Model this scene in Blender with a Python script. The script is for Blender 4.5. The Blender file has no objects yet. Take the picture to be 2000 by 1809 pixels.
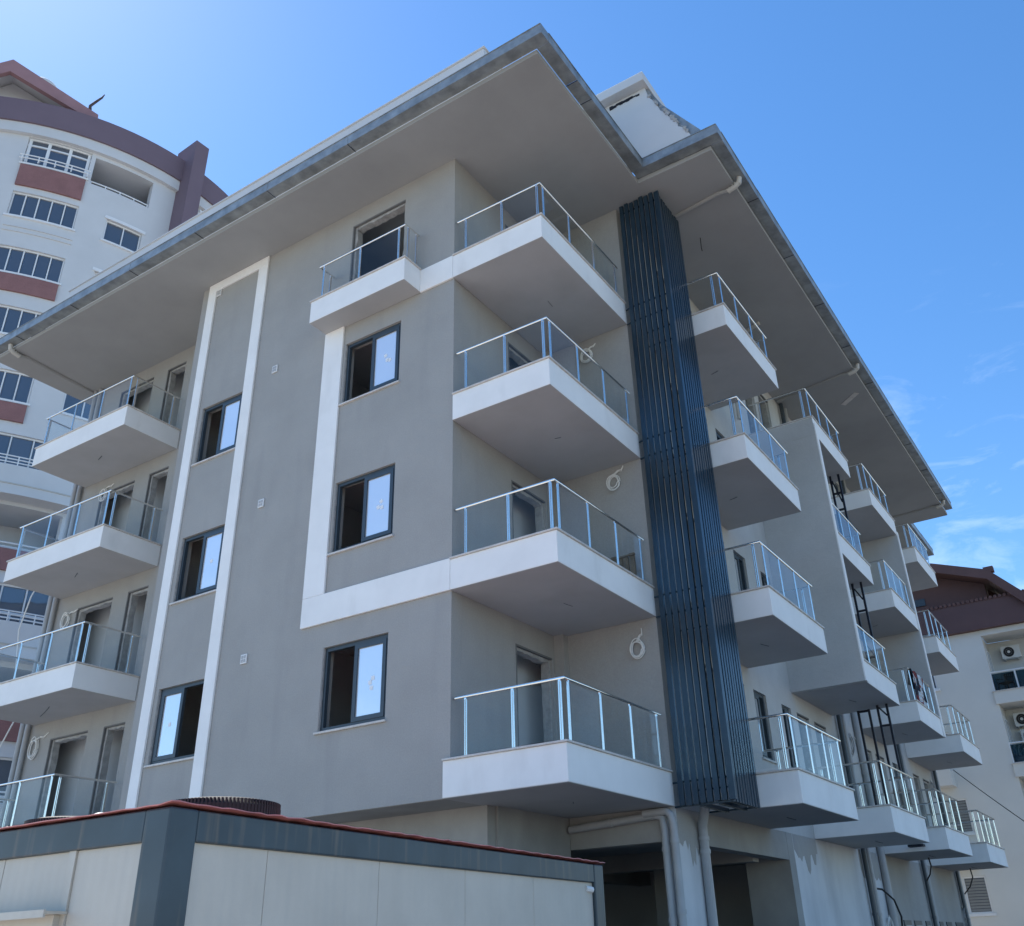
import bpy, math, random
from mathutils import Vector, Matrix
random.seed(7)
R = math.radians
scn = bpy.context.scene
COL = scn.collection

# ---------------------------------------------------------------- camera
cam_d = bpy.data.cameras.new('camera'); cam = bpy.data.objects.new('camera', cam_d); COL.objects.link(cam)
def set_camera():
    px, py, pz = 8.3142, -10.928, 1.6
    pitch, roll, yaw = 0.4968, -0.0340, 0.5621
    f0 = Vector((-math.sin(yaw), math.cos(yaw), 0)); r0 = Vector((math.cos(yaw), math.sin(yaw), 0)); up = Vector((0, 0, 1))
    f = f0 * math.cos(pitch) + up * math.sin(pitch); u = -f0 * math.sin(pitch) + up * math.cos(pitch)
    r = r0 * math.cos(roll) + u * math.sin(roll); u2 = -r0 * math.sin(roll) + u * math.cos(roll)
    m = Matrix((r, u2, -f)).transposed().to_4x4(); m.translation = Vector((px, py, pz))
    cam.matrix_world = m
set_camera()
cam_d.sensor_width = 36.0; cam_d.sensor_fit = 'HORIZONTAL'
cam_d.lens = 1839.24 / 2000 * 36
cam_d.shift_x = (1000 - 1027.19) / 2000; cam_d.shift_y = (870.74 - 904.5) / 2000
cam_d.clip_start = 0.05; cam_d.clip_end = 3000
scn.camera = cam

# ---------------------------------------------------------------- sky and sun
SUN_AZ = math.atan2(-0.985, 0.17)      # direction towards the sun (x, y)
SUN_EL = R(54)
world = bpy.data.worlds.new('World'); scn.world = world; world.use_nodes = True
nt = world.node_tree; nt.nodes.clear()
out = nt.nodes.new('ShaderNodeOutputWorld'); bg = nt.nodes.new('ShaderNodeBackground')
sky = nt.nodes.new('ShaderNodeTexSky'); sky.sky_type = 'NISHITA'; sky.sun_disc = False
sky.sun_elevation = SUN_EL; sky.sun_rotation = SUN_AZ; sky.altitude = 20; sky.air_density = 1.0; sky.dust_density = 0.15; sky.ozone_density = 3.0
bg.inputs['Strength'].default_value = 0.1
tc = nt.nodes.new('ShaderNodeTexCoord')
sep = nt.nodes.new('ShaderNodeSeparateXYZ'); nt.links.new(tc.outputs['Generated'], sep.inputs[0])
mp = nt.nodes.new('ShaderNodeMapping'); mp.inputs['Scale'].default_value = (3.0, 3.0, 9.0); mp.inputs['Location'].default_value = (1.3, 0.4, 2.2)
nt.links.new(tc.outputs['Generated'], mp.inputs[0])
nz = nt.nodes.new('ShaderNodeTexNoise'); nz.inputs['Scale'].default_value = 3.2; nz.inputs['Detail'].default_value = 7; nz.inputs['Roughness'].default_value = 0.62; nz.inputs['Distortion'].default_value = 0.5
nt.links.new(mp.outputs[0], nz.inputs['Vector'])
rmp = nt.nodes.new('ShaderNodeMapRange'); rmp.inputs['From Min'].default_value = 0.55; rmp.inputs['From Max'].default_value = 0.80; rmp.inputs['To Max'].default_value = 0.2; rmp.clamp = True
nt.links.new(nz.outputs['Fac'], rmp.inputs['Value'])
elv = nt.nodes.new('ShaderNodeMapRange'); elv.inputs['From Min'].default_value = 0.60; elv.inputs['From Max'].default_value = 0.40; elv.clamp = True
nt.links.new(sep.outputs['Z'], elv.inputs['Value'])
mul = nt.nodes.new('ShaderNodeMath'); mul.operation = 'MULTIPLY'
nt.links.new(rmp.outputs[0], mul.inputs[0]); nt.links.new(elv.outputs[0], mul.inputs[1])
cmix = nt.nodes.new('ShaderNodeMix'); cmix.data_type = 'RGBA'
hsv = nt.nodes.new('ShaderNodeHueSaturation'); hsv.inputs['Saturation'].default_value = 1.22; nt.links.new(sky.outputs[0], hsv.inputs['Color'])
nt.links.new(mul.outputs[0], cmix.inputs['Factor']); nt.links.new(hsv.outputs[0], cmix.inputs['A']); cmix.inputs['B'].default_value = (7.5, 8.0, 8.6, 1)
nt.links.new(cmix.outputs['Result'], bg.inputs['Color']); nt.links.new(bg.outputs[0], out.inputs['Surface'])

sun_d = bpy.data.lights.new('sun', 'SUN'); sun_d.energy = 4.6; sun_d.angle = R(0.53); sun_d.color = (1.0, 0.95, 0.88)
sun = bpy.data.objects.new('sun', sun_d); COL.objects.link(sun)
sv = Vector((math.sin(SUN_AZ) * math.cos(SUN_EL), math.cos(SUN_AZ) * math.cos(SUN_EL), math.sin(SUN_EL)))
sun.rotation_euler = sv.to_track_quat('Z', 'Y').to_euler(); sun.location = (-30, 10, 60)

scn.view_settings.view_transform = 'Standard'; scn.view_settings.look = 'None'
scn.view_settings.gamma = 1.0; scn.view_settings.exposure = 1.25
scn.render.engine = 'CYCLES'
scn.cycles.use_denoising = True
scn.cycles.max_bounces = 8; scn.cycles.diffuse_bounces = 5; scn.cycles.transparent_max_bounces = 16
scn.cycles.caustics_reflective = False; scn.cycles.caustics_refractive = False; scn.cycles.sample_clamp_indirect = 8

# ---------------------------------------------------------------- materials
def mat(name, col, rough=0.7, metal=0.0, var=0.08, scale=1.5, bump=0.0, bscale=60, streak=None, spec=0.5, fine=0.0, wave=0.0, ribs=0.0):
    """principled with large soft blotches (var), fine relief (bump), fine speckle (fine), vertical streaks"""
    m = bpy.data.materials.new(name); m.use_nodes = True; t = m.node_tree; b = t.nodes['Principled BSDF']
    b.inputs['Roughness'].default_value = rough; b.inputs['Metallic'].default_value = metal; b.inputs['Specular IOR Level'].default_value = spec
    co = t.nodes.new('ShaderNodeTexCoord'); src = None
    c0 = tuple(col) + (1,)
    n = t.nodes.new('ShaderNodeTexNoise'); n.inputs['Scale'].default_value = scale; n.inputs['Detail'].default_value = 6; n.inputs['Roughness'].default_value = 0.6
    t.links.new(co.outputs['Object'], n.inputs['Vector'])
    r = t.nodes.new('ShaderNodeMapRange'); r.inputs['From Min'].default_value = 0.3; r.inputs['From Max'].default_value = 0.7
    r.inputs['To Min'].default_value = 1 - var; r.inputs['To Max'].default_value = 1 + var
    t.links.new(n.outputs['Fac'], r.inputs['Value'])
    hs = t.nodes.new('ShaderNodeHueSaturation'); hs.inputs['Color'].default_value = c0
    t.links.new(r.outputs[0], hs.inputs['Value']); src = hs.outputs[0]
    if fine:
        n2 = t.nodes.new('ShaderNodeTexNoise'); n2.inputs['Scale'].default_value = 45; n2.inputs['Detail'].default_value = 3
        t.links.new(co.outputs['Object'], n2.inputs['Vector'])
        r2 = t.nodes.new('ShaderNodeMapRange'); r2.inputs['From Min'].default_value = 0.3; r2.inputs['From Max'].default_value = 0.7; r2.inputs['To Min'].default_value = 1 - fine; r2.inputs['To Max'].default_value = 1 + fine
        t.links.new(n2.outputs['Fac'], r2.inputs['Value'])
        h2 = t.nodes.new('ShaderNodeHueSaturation'); t.links.new(src, h2.inputs['Color']); t.links.new(r2.outputs[0], h2.inputs['Value']); src = h2.outputs[0]
    if streak:
        scol, lo, hi, amt, sx, sz = streak
        mpn = t.nodes.new('ShaderNodeMapping'); mpn.inputs['Scale'].default_value = (sx, sx, sz); t.links.new(co.outputs['Object'], mpn.inputs[0])
        sn = t.nodes.new('ShaderNodeTexNoise'); sn.inputs['Scale'].default_value = 1; sn.inputs['Detail'].default_value = 5; t.links.new(mpn.outputs[0], sn.inputs['Vector'])
        sr = t.nodes.new('ShaderNodeMapRange'); sr.inputs['From Min'].default_value = lo; sr.inputs['From Max'].default_value = hi; sr.inputs['To Max'].default_value = amt; sr.clamp = True
        t.links.new(sn.outputs['Fac'], sr.inputs['Value'])
        mx = t.nodes.new('ShaderNodeMix'); mx.data_type = 'RGBA'; mx.inputs['B'].default_value = tuple(scol) + (1,)
        t.links.new(sr.outputs[0], mx.inputs['Factor']); t.links.new(src, mx.inputs['A']); src = mx.outputs['Result']
    t.links.new(src, b.inputs['Base Color'])
    if bump:
        bn = t.nodes.new('ShaderNodeTexNoise'); bn.inputs['Scale'].default_value = bscale; bn.inputs['Detail'].default_value = 4
        t.links.new(co.outputs['Object'], bn.inputs['Vector'])
        bp = t.nodes.new('ShaderNodeBump'); bp.inputs['Strength'].default_value = bump; bp.inputs['Distance'].default_value = 0.01
        t.links.new(bn.outputs['Fac'], bp.inputs['Height']); t.links.new(bp.outputs[0], b.inputs['Normal']); last = bp
        if wave:
            w1 = t.nodes.new('ShaderNodeTexNoise'); w1.inputs['Scale'].default_value = 2.6; w1.inputs['Detail'].default_value = 3; w1.inputs['Distortion'].default_value = 0.8
            t.links.new(co.outputs['Object'], w1.inputs['Vector'])
            b2 = t.nodes.new('ShaderNodeBump'); b2.inputs['Strength'].default_value = wave; b2.inputs['Distance'].default_value = 0.06
            t.links.new(w1.outputs['Fac'], b2.inputs['Height']); t.links.new(b2.outputs[0], bp.inputs['Normal'])
        if ribs:
            sx = t.nodes.new('ShaderNodeSeparateXYZ'); t.links.new(co.outputs['Object'], sx.inputs[0])
            ad = t.nodes.new('ShaderNodeMath'); ad.operation = 'ADD'; t.links.new(sx.outputs[0], ad.inputs[0]); t.links.new(sx.outputs[1], ad.inputs[1])
            mm_ = t.nodes.new('ShaderNodeMath'); mm_.operation = 'MULTIPLY'; mm_.inputs[1].default_value = 6.2832 / .085; t.links.new(ad.outputs[0], mm_.inputs[0])
            si = t.nodes.new('ShaderNodeMath'); si.operation = 'SINE'; t.links.new(mm_.outputs[0], si.inputs[0])
            b3 = t.nodes.new('ShaderNodeBump'); b3.inputs['Strength'].default_value = ribs; b3.inputs['Distance'].default_value = 0.004
            t.links.new(si.outputs[0], b3.inputs['Height']); t.links.new(b3.outputs[0], bp.inputs['Normal'])
    return m

def glass_mat(name, tint, refl, rough=0.01, body=None, graze=1.0):
    """thin sheet: see-through tint (or an opaque film colour) under a mirror coat that grows at grazing angles"""
    m = bpy.data.materials.new(name); m.use_nodes = True; t = m.node_tree; t.nodes.clear()
    o = t.nodes.new('ShaderNodeOutputMaterial'); mx = t.nodes.new('ShaderNodeMixShader'); g = t.nodes.new('ShaderNodeBsdfGlossy')
    g.inputs['Roughness'].default_value = rough; g.inputs['Color'].default_value = (0.95, 0.97, 1, 1)
    if body: a = t.nodes.new('ShaderNodeBsdfDiffuse'); a.inputs['Color'].default_value = tuple(body) + (1,)
    else: a = t.nodes.new('ShaderNodeBsdfTransparent'); a.inputs['Color'].default_value = tuple(tint) + (1,)
    lw = t.nodes.new('ShaderNodeLayerWeight'); lw.inputs['Blend'].default_value = 0.5
    fr = t.nodes.new('ShaderNodeMath'); fr.operation = 'POWER'; fr.inputs[1].default_value = 5.0; t.links.new(lw.outputs['Facing'], fr.inputs[0])
    ad = t.nodes.new('ShaderNodeMath'); ad.operation = 'ADD'; ad.use_clamp = True; ad.inputs[1].default_value = refl
    co = t.nodes.new('ShaderNodeTexCoord'); wn = t.nodes.new('ShaderNodeTexNoise'); wn.inputs['Scale'].default_value = 1.3
    bpn = t.nodes.new('ShaderNodeBump'); bpn.inputs['Strength'].default_value = 0.05; bpn.inputs['Distance'].default_value = 0.05
    t.links.new(co.outputs['Object'], wn.inputs['Vector']); t.links.new(wn.outputs['Fac'], bpn.inputs['Height']); t.links.new(bpn.outputs[0], g.inputs['Normal'])
    gz = t.nodes.new('ShaderNodeMath'); gz.operation = 'MULTIPLY'; gz.inputs[1].default_value = graze; t.links.new(fr.outputs[0], gz.inputs[0])
    t.links.new(gz.outputs[0], ad.inputs[0]); t.links.new(ad.outputs[0], mx.inputs[0])
    t.links.new(a.outputs[0], mx.inputs[1]); t.links.new(g.outputs[0], mx.inputs[2]); t.links.new(mx.outputs[0], o.inputs['Surface'])
    return m

M = dict(
    grey=mat('grey_plaster', (0.372, 0.362, 0.344), 0.85, var=0.065, scale=0.8, bump=0.35, bscale=90, fine=0.06, spec=0.25, wave=0.22, streak=((0.29, 0.285, 0.28), 0.54, 0.76, 0.38, 2.4, 0.35)),
    beige=mat('beige_grey_plaster', (0.52, 0.515, 0.50), 0.85, var=0.08, scale=0.8, bump=0.3, bscale=90, fine=0.05, spec=0.25, wave=0.2, streak=((0.41, 0.405, 0.395), 0.56, 0.78, 0.4, 2.0, 0.35)),
    white=mat('white_paint', (0.87, 0.86, 0.84), 0.75, var=0.045, scale=1.4, bump=0.2, bscale=80, spec=0.3, streak=((0.55, 0.53, 0.50), 0.58, 0.8, 0.28, 2.2, 0.7)),
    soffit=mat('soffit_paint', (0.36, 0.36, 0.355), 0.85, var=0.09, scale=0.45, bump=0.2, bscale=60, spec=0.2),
    under=mat('underside_shade_tone', (0.46, 0.455, 0.45), 0.85, var=0.07, scale=0.8, bump=0.25, bscale=50, spec=0.2, streak=((0.38, 0.37, 0.36), 0.55, 0.75, 0.4, 1.1, 1.1)),  # white underside with its shade mixed into the colour
    stone=mat('stone_coping', (0.60, 0.56, 0.52), 0.5, var=0.14, scale=6, fine=0.08),
    mortar=mat('raw_mortar', (0.40, 0.39, 0.375), 0.95, var=0.22, scale=9, bump=0.8, bscale=40),
    undercoat=mat('grey_undercoat', (0.17, 0.17, 0.17), 0.9, var=0.15, scale=3, bump=0.4),
    gutter=mat('galvanised_sheet', (0.31, 0.325, 0.325), 0.5, 0.45, var=0.3, scale=3.5, streak=((0.16, 0.17, 0.17), 0.55, 0.72, 0.55, 1.6, 3.0)),
    chrome=mat('chrome_tube', (0.86, 0.82, 0.76), 0.17, 0.95, var=0.03, scale=5),
    frame=mat('anthracite_frame', (0.045, 0.062, 0.078), 0.4, var=0.05, scale=3),
    fin=mat('blue_grey_fin', (0.020, 0.044, 0.068), 0.27, 0.2, var=0.18, scale=1.2, spec=0.5),
    steel=mat('dark_steel', (0.012, 0.014, 0.025), 0.5, 0.3, var=0.1),
    interior=mat('interior_plaster', (0.60, 0.61, 0.62), 0.9, var=0.08, scale=0.7),
    concrete=mat('bare_concrete', (0.33, 0.325, 0.31), 0.9, var=0.14, scale=1.1, bump=0.4, bscale=30, streak=((0.24, 0.235, 0.225), 0.5, 0.75, 0.5, 1.2, 0.5)),
    primer=mat('white_primer', (0.62, 0.63, 0.64), 0.85, var=0.06, scale=1.2, bump=0.3, streak=((0.40, 0.41, 0.43), 0.48, 0.7, 0.6, 1.0, 0.35)),
    pipe=mat('grey_pvc', (0.38, 0.385, 0.39), 0.45, var=0.08, scale=4),
    pipe2=mat('painted_pipe', (0.52, 0.50, 0.46), 0.6, var=0.06, scale=4),
    cable=mat('white_cable', (0.82, 0.81, 0.78), 0.5, var=0.05),
    black=mat('black_rubber', (0.016, 0.016, 0.018), 0.75, var=0.2, scale=8, bump=0.2),
    vent=mat('white_plastic', (0.74, 0.74, 0.73), 0.4, var=0.02),
    ventdark=mat('vent_slot_plastic', (0.42, 0.42, 0.42), 0.5, var=0.02),
    sticker=mat('paper_sticker', (0.86, 0.87, 0.88), 0.6, var=0.01),
    cabinsteel=mat('cabin_blue_steel', (0.036, 0.056, 0.072), 0.42, 0.1, var=0.2, scale=2.4, streak=((0.17, 0.14, 0.11), 0.55, 0.75, 0.6, 14.0, 0.9)),
    cabinpanel=mat('cabin_panel', (0.51, 0.475, 0.42), 0.5, var=0.07, scale=2, bump=0.1, bscale=30, ribs=0.14, streak=((0.42, 0.41, 0.38), 0.55, 0.8, 0.35, 9, 0.5)),
    tin=mat('red_tin', (0.55, 0.19, 0.175), 0.35, 0.2, var=0.25, scale=5),
    wood=mat('board_wood', (0.22, 0.17, 0.12), 0.8, var=0.25, scale=6),
    twhite=mat('tower_white', (0.61, 0.62, 0.63), 0.85, var=0.05, scale=0.5, bump=0.2, spec=0.2),
    tpurple=mat('tower_purple', (0.17, 0.125, 0.155), 0.8, var=0.06, scale=0.6),
    tred=mat('tower_red', (0.27, 0.135, 0.13), 0.85, var=0.12, scale=1.5, bump=0.8, bscale=14, fine=0.12),
    tfascia=mat('tower_fascia', (0.33, 0.19, 0.20), 0.8, var=0.1, scale=1.2),
    tframe=mat('window_white', (0.76, 0.77, 0.78), 0.45, var=0.02),
    curtain=mat('curtain_cloth', (0.40, 0.42, 0.43), 0.9, var=0.1, scale=2),
    cream=mat('cream_render', (0.67, 0.665, 0.63), 0.88, var=0.05, scale=0.4, bump=0.2, spec=0.2),
    brown=mat('brown_roof', (0.125, 0.066, 0.06), 0.8, var=0.1, scale=1.0, bump=0.3, bscale=20),
    shutter=mat('grey_shutter', (0.22, 0.23, 0.23), 0.55, var=0.06),
    ac=mat('ac_white', (0.66, 0.66, 0.63), 0.5, var=0.04),
    char=mat('charred_post', (0.07, 0.055, 0.05), 0.9, var=0.3, scale=6),
    ground=mat('site_ground', (0.19, 0.18, 0.165), 0.95, var=0.2, scale=0.25, bump=0.6, bscale=6, fine=0.15),
    yard=mat('pale_bounce_yard', (0.33, 0.32, 0.305), 0.9, var=0.12, scale=0.5, bump=0.3, bscale=12, fine=0.06),  # kept pale so it bounces sunlight onto the front
    asphalt=mat('asphalt', (0.055, 0.055, 0.056), 0.9, var=0.15, scale=0.8, bump=0.4, bscale=40, fine=0.2),
)
M['railglass'] = glass_mat('rail_glass', (0.975, 0.985, 0.98), 0.012, graze=0.4)
M['film'] = glass_mat('filmed_pane', (1, 1, 1), 0.45, 0.06, body=(0.76, 0.77, 0.78))
M['pane'] = glass_mat('window_pane', (0.55, 0.60, 0.64), 0.08)
M['towerpane'] = glass_mat('tower_pane', (1, 1, 1), 0.12, 0.03, body=(0.075, 0.09, 0.115))
M['tealglass'] = glass_mat('teal_glass', (0.22, 0.36, 0.42), 0.06)

def blanket_mat():
    m = bpy.data.materials.new('patched_blanket'); m.use_nodes = True; t = m.node_tree; b = t.nodes['Principled BSDF']; b.inputs['Roughness'].default_value = 0.95
    co = t.nodes.new('ShaderNodeTexCoord'); v = t.nodes.new('ShaderNodeTexVoronoi'); v.inputs['Scale'].default_value = 3.6
    t.links.new(co.outputs['Object'], v.inputs['Vector'])
    sp = t.nodes.new('ShaderNodeSeparateColor'); t.links.new(v.outputs['Color'], sp.inputs[0])
    cr = t.nodes.new('ShaderNodeValToRGB'); cr.color_ramp.interpolation = 'CONSTANT'
    e = cr.color_ramp.elements; e[0].position = 0; e[0].color = (0.55, 0.57, 0.58, 1); e[1].position = 0.35; e[1].color = (0.20, 0.035, 0.035, 1)
    for p_, c_ in ((0.6, (0.62, 0.64, 0.66, 1)), (0.8, (0.02, 0.025, 0.04, 1))):
        n = e.new(p_); n.color = c_
    t.links.new(sp.outputs[0], cr.inputs[0]); t.links.new(cr.outputs[0], b.inputs['Base Color'])
    return m
M['blanket'] = blanket_mat()

# ---------------------------------------------------------------- mesh helpers
class MB:
    def __init__(s): s.v = []; s.f = []
    def quad(s, a, b, c, d): n = len(s.v); s.v += [a, b, c, d]; s.f.append((n, n + 1, n + 2, n + 3)); return s
    def hexa(s, p):
        n = len(s.v); s.v += [tuple(q) for q in p]
        for f in ((0, 3, 2, 1), (4, 5, 6, 7), (0, 1, 5, 4), (1, 2, 6, 5), (2, 3, 7, 6), (3, 0, 4, 7)): s.f.append(tuple(n + i for i in f))
        return s
    def box(s, x0, x1, y0, y1, z0, z1):
        return s.hexa([(x0, y0, z0), (x1, y0, z0), (x1, y1, z0), (x0, y1, z0), (x0, y0, z1), (x1, y0, z1), (x1, y1, z1), (x0, y1, z1)])
    def obox(s, o, a, b, c, a0, a1, b0, b1, c0, c1):
        o, a, b, c = Vector(o), Vector(a), Vector(b), Vector(c)
        return s.hexa([o + a * i + b * j + c * k for k in (c0, c1) for i, j in ((a0, b0), (a1, b0), (a1, b1), (a0, b1))])
    def bar(s, p, q, w, h=None, up=(0, 0, 1)):
        p, q = Vector(p), Vector(q); d = (q - p).normalized(); u = Vector(up)
        if abs(d.dot(u)) > 0.98: u = Vector((1, 0, 0))
        a = d.cross(u).normalized(); b = a.cross(d); h = h or w
        return s.hexa([e + a * i * w / 2 + b * j * h / 2 for e in (p, q) for i, j in ((-1, -1), (1, -1), (1, 1), (-1, 1))])
    def tube(s, pts, r, n=8, caps=True, closed=False):
        pts = [Vector(p) for p in pts]; rings = []; prev = None; L = len(pts)
        for i, p in enumerate(pts):
            a = pts[(i - 1) % L] if (closed or i > 0) else p; b = pts[(i + 1) % L] if (closed or i < L - 1) else p
            d = (b - a).normalized()
            if prev is None:
                u = Vector((0, 0, 1)) if abs(d.z) < 0.9 else Vector((1, 0, 0))
                e = d.cross(u).normalized()
            else:
                e = (prev - d * prev.dot(d)).normalized()
            prev = e; g = d.cross(e); st = len(s.v)
            rr = r[i] if isinstance(r, (list, tuple)) else r
            s.v += [tuple(p + (e * math.cos(2 * math.pi * k / n) + g * math.sin(2 * math.pi * k / n)) * rr) for k in range(n)]
            rings.append(st)
        pairs = list(zip(rings, rings[1:])) + ([(rings[-1], rings[0])] if closed else [])
        for a, b in pairs:
            for k in range(n): s.f.append((a + k, a + (k + 1) % n, b + (k + 1) % n, b + k))
        if caps and not closed:
            s.f.append(tuple(rings[0] + k for k in reversed(range(n)))); s.f.append(tuple(rings[-1] + k for k in range(n)))
        return s
    def prism(s, poly, fn, t0, t1):
        """poly of (a, b) extruded from t0 to t1; fn(a, b, t) gives xyz"""
        n = len(poly); st = len(s.v)
        s.v += [fn(a, b, t0) for a, b in poly] + [fn(a, b, t1) for a, b in poly]
        s.f.append(tuple(st + i for i in range(n))); s.f.append(tuple(st + n + i for i in reversed(range(n))))
        for i in range(n): j = (i + 1) % n; s.f.append((st + i, st + n + i, st + n + j, st + j))
        return s
    def lathe(s, prof, c, n=28):
        st = len(s.v); L = len(prof)
        for r_, z_ in prof: s.v += [(c[0] + r_ * math.cos(2 * math.pi * k / n), c[1] + r_ * math.sin(2 * math.pi * k / n), c[2] + z_) for k in range(n)]
        for i in range(L - 1):
            for k in range(n): s.f.append((st + i * n + k, st + i * n + (k + 1) % n, st + (i + 1) * n + (k + 1) % n, st + (i + 1) * n + k))
        return s
    def mesh(s, name):
        m = bpy.data.meshes.new(name); m.from_pydata([tuple(q) for q in s.v], [], s.f); m.validate()
        import bmesh
        b = bmesh.new(); b.from_mesh(m); bmesh.ops.recalc_face_normals(b, faces=b.faces); b.to_mesh(m); b.free()
        return m
    def build(s, name, material, parent=None, smooth=False, bevel=0.0):
        m = s.mesh(name); m.materials.append(M[material])
        if smooth:
            m.shade_smooth(); m.set_sharp_from_angle(angle=R(38))
        o = bpy.data.objects.new(name, m); COL.objects.link(o)
        if parent is not None: o.parent = parent
        if bevel:
            bv = o.modifiers.new('bevel', 'BEVEL'); bv.width = bevel; bv.segments = 2; bv.limit_method = 'ANGLE'; bv.harden_normals = False
        return o

def tag(o, label=None, cat=None, group=None, kind=None):
    if label: o['label'] = label
    if cat: o['category'] = cat
    if group: o['group'] = group
    if kind: o['kind'] = kind
    return o
def thing(name, label, cat, group=None):
    o = bpy.data.objects.new(name, None); COL.objects.link(o); o.empty_display_size = 0.2
    return tag(o, label, cat, group)

def wall(name, material, parent, fn, u0, u1, v0, v1, holes=(), depth=0.2, du=None, smooth=False):
    """solid wall with real openings; fn(u, v, d) gives xyz, d going inwards"""
    us = {u0, u1}; vs = {v0, v1}
    for a, b, c, d in holes: us |= {a, b}; vs |= {c, d}
    us = sorted(q for q in us if u0 - 1e-6 <= q <= u1 + 1e-6); vs = sorted(q for q in vs if v0 - 1e-6 <= q <= v1 + 1e-6)
    if du:
        nu = []
        for a, b in zip(us, us[1:]):
            k = max(1, math.ceil((b - a) / du)); nu += [a + (b - a) * i / k for i in range(k)]
        us = nu + [us[-1]]
    nu, nv = len(us) - 1, len(vs) - 1
    def solid(i, j):
        if not (0 <= i < nu and 0 <= j < nv): return False
        cu, cv = (us[i] + us[i + 1]) / 2, (vs[j] + vs[j + 1]) / 2
        return not any(a < cu < b and c < cv < d for a, b, c, d in holes)
    b = MB(); idx = {}
    def V(i, j, d):
        k = (i, j, d)
        if k not in idx: idx[k] = len(b.v); b.v.append(tuple(fn(us[i], vs[j], depth * d)))
        return idx[k]
    for i in range(nu):
        for j in range(nv):
            if not solid(i, j): continue
            b.f.append((V(i, j, 0), V(i + 1, j, 0), V(i + 1, j + 1, 0), V(i, j + 1, 0)))
            b.f.append((V(i, j, 1), V(i, j + 1, 1), V(i + 1, j + 1, 1), V(i + 1, j, 1)))
            for di, dj, p, q in ((-1, 0, (i, j), (i, j + 1)), (1, 0, (i + 1, j), (i + 1, j + 1)), (0, -1, (i, j), (i + 1, j)), (0, 1, (i, j + 1), (i + 1, j + 1))):
                if not solid(i + di, j + dj): b.f.append((V(*p, 0), V(*q, 0), V(*q, 1), V(*p, 1)))
    return b.build(name, material, parent, smooth=smooth)

def facing(axis, at):
    """plane maps: fn(u, v, d)"""
    if axis == '-y': return lambda u, v, d: (u, at + d, v)
    if axis == '+x': return lambda u, v, d: (at - d, u, v)
    if axis == '-x': return lambda u, v, d: (at + d, u, v)
    if axis == '+y': return lambda u, v, d: (u, at - d, v)

def fbox(b, fn, u0, u1, v0, v1, d0, d1):
    return b.hexa([fn(u, v, d) for d in (d0, d1) for u, v in ((u0, v0), (u1, v0), (u1, v1), (u0, v1))])

# ---------------------------------------------------------------- setting
g = MB().box(-600, 600, -600, 600, -0.5, 0.0).build('ground', 'ground'); tag(g, kind='structure')
g = MB().box(-22, 11.9, -45, -2.6, -0.10, 0.004).build('bounce_yard', 'yard'); tag(g, kind='structure')  # unseen slab added to throw sunlight up at the facade
g = MB().box(12.5, 19.5, -200, 200, -0.10, 0.004).build('road', 'asphalt'); tag(g, kind='structure')
g = MB().box(12.15, 12.5, -200, 200, -0.10, 0.13).build('kerb', 'concrete'); tag(g, kind='structure')

# ================================================================ the apartment building
BLD = thing('apartment_building', 'unfinished grey and white apartment block with corner balconies, dark fin screen and wide eaves', 'building')
Z1, ST, SOF = 3.548, 3.0, 15.539
Z = [Z1 + ST * k for k in range(4)]
TH = 0.49
fa = facing('-y', 0.0); fr = facing('-y', 1.33); fl = facing('+x', 0.0); fb = facing('-y', 3.12); fx = facing('+x', 1.93)

# --- walls with openings
WA = [(-2.615, -1.233, Z[k] + 1.236, Z[k] + 2.587) for k in range(3)]
WL = [(-6.72, -5.45, Z[k] + 1.222, Z[k] + 2.57) for k in range(3)]
DS = (-2.65, -1.24, Z[3] + TH, Z[3] + 2.585)
wall('facade_wall', 'grey', BLD, fa, -7.33, 0.0, Z1, SOF + 0.02, WA + WL + [DS], 0.25)
RD = []
for k in range(4): RD += [(-12.1, -10.76, Z[k] + TH, Z[k] + 2.6), (-10.21, -9.5, Z[k] + TH, Z[k] + 2.6)]
wall('recessed_wall', 'grey', BLD, fr, -13.1, -7.33, Z1, SOF + 0.02, RD, 0.25)
MB().box(-7.33, -7.08, 0.26, 1.329, Z1, SOF + 0.02).build('return_wall', 'grey', BLD)
LD = [(1.74, 2.885, Z[k] + TH, Z[k] + 2.58) for k in range(4)]
wall('loggia_wall', 'grey', BLD, fl, 0.252, 3.118, Z1, SOF + 0.02, LD, 0.2)
wall('loggia_wall', 'grey', BLD, fb, -0.2, 1.93, Z1, SOF + 0.02, [], 0.2)
MB().box(0.003, 0.20, 2.96, 3.118, Z1, SOF + 0.01).build('corner_pillar', 'grey', BLD)
XO = []
XW = []
for k in range(4):
    z = Z[k]
    XW += [(7.40, 8.10, z + 1.29, z + 2.61), (9.03, 9.62, z + 1.29, z + 2.61), (18.2, 18.8, z + 1.29, z + 2.61), (19.35, 19.95, z + 1.29, z + 2.61)]
    XO += [(4.75, 5.55, z + TH, z + 2.6), (6.0, 6.9, z + TH, z + 2.6), (10.0, 10.83, z + TH, z + 2.6), (11.2, 12.07, z + TH, z + 2.6),
           (15.2, 16.0, z + TH, z + 2.6), (16.4, 17.3, z + TH, z + 2.6), (20.6, 21.4, z + TH, z + 2.6), (21.9, 22.8, z + TH, z + 2.6)]
wall('side_wall', 'beige', BLD, fx, 3.322, 23.7, Z1, SOF + 0.02, XW + XO, 0.25)
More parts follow.
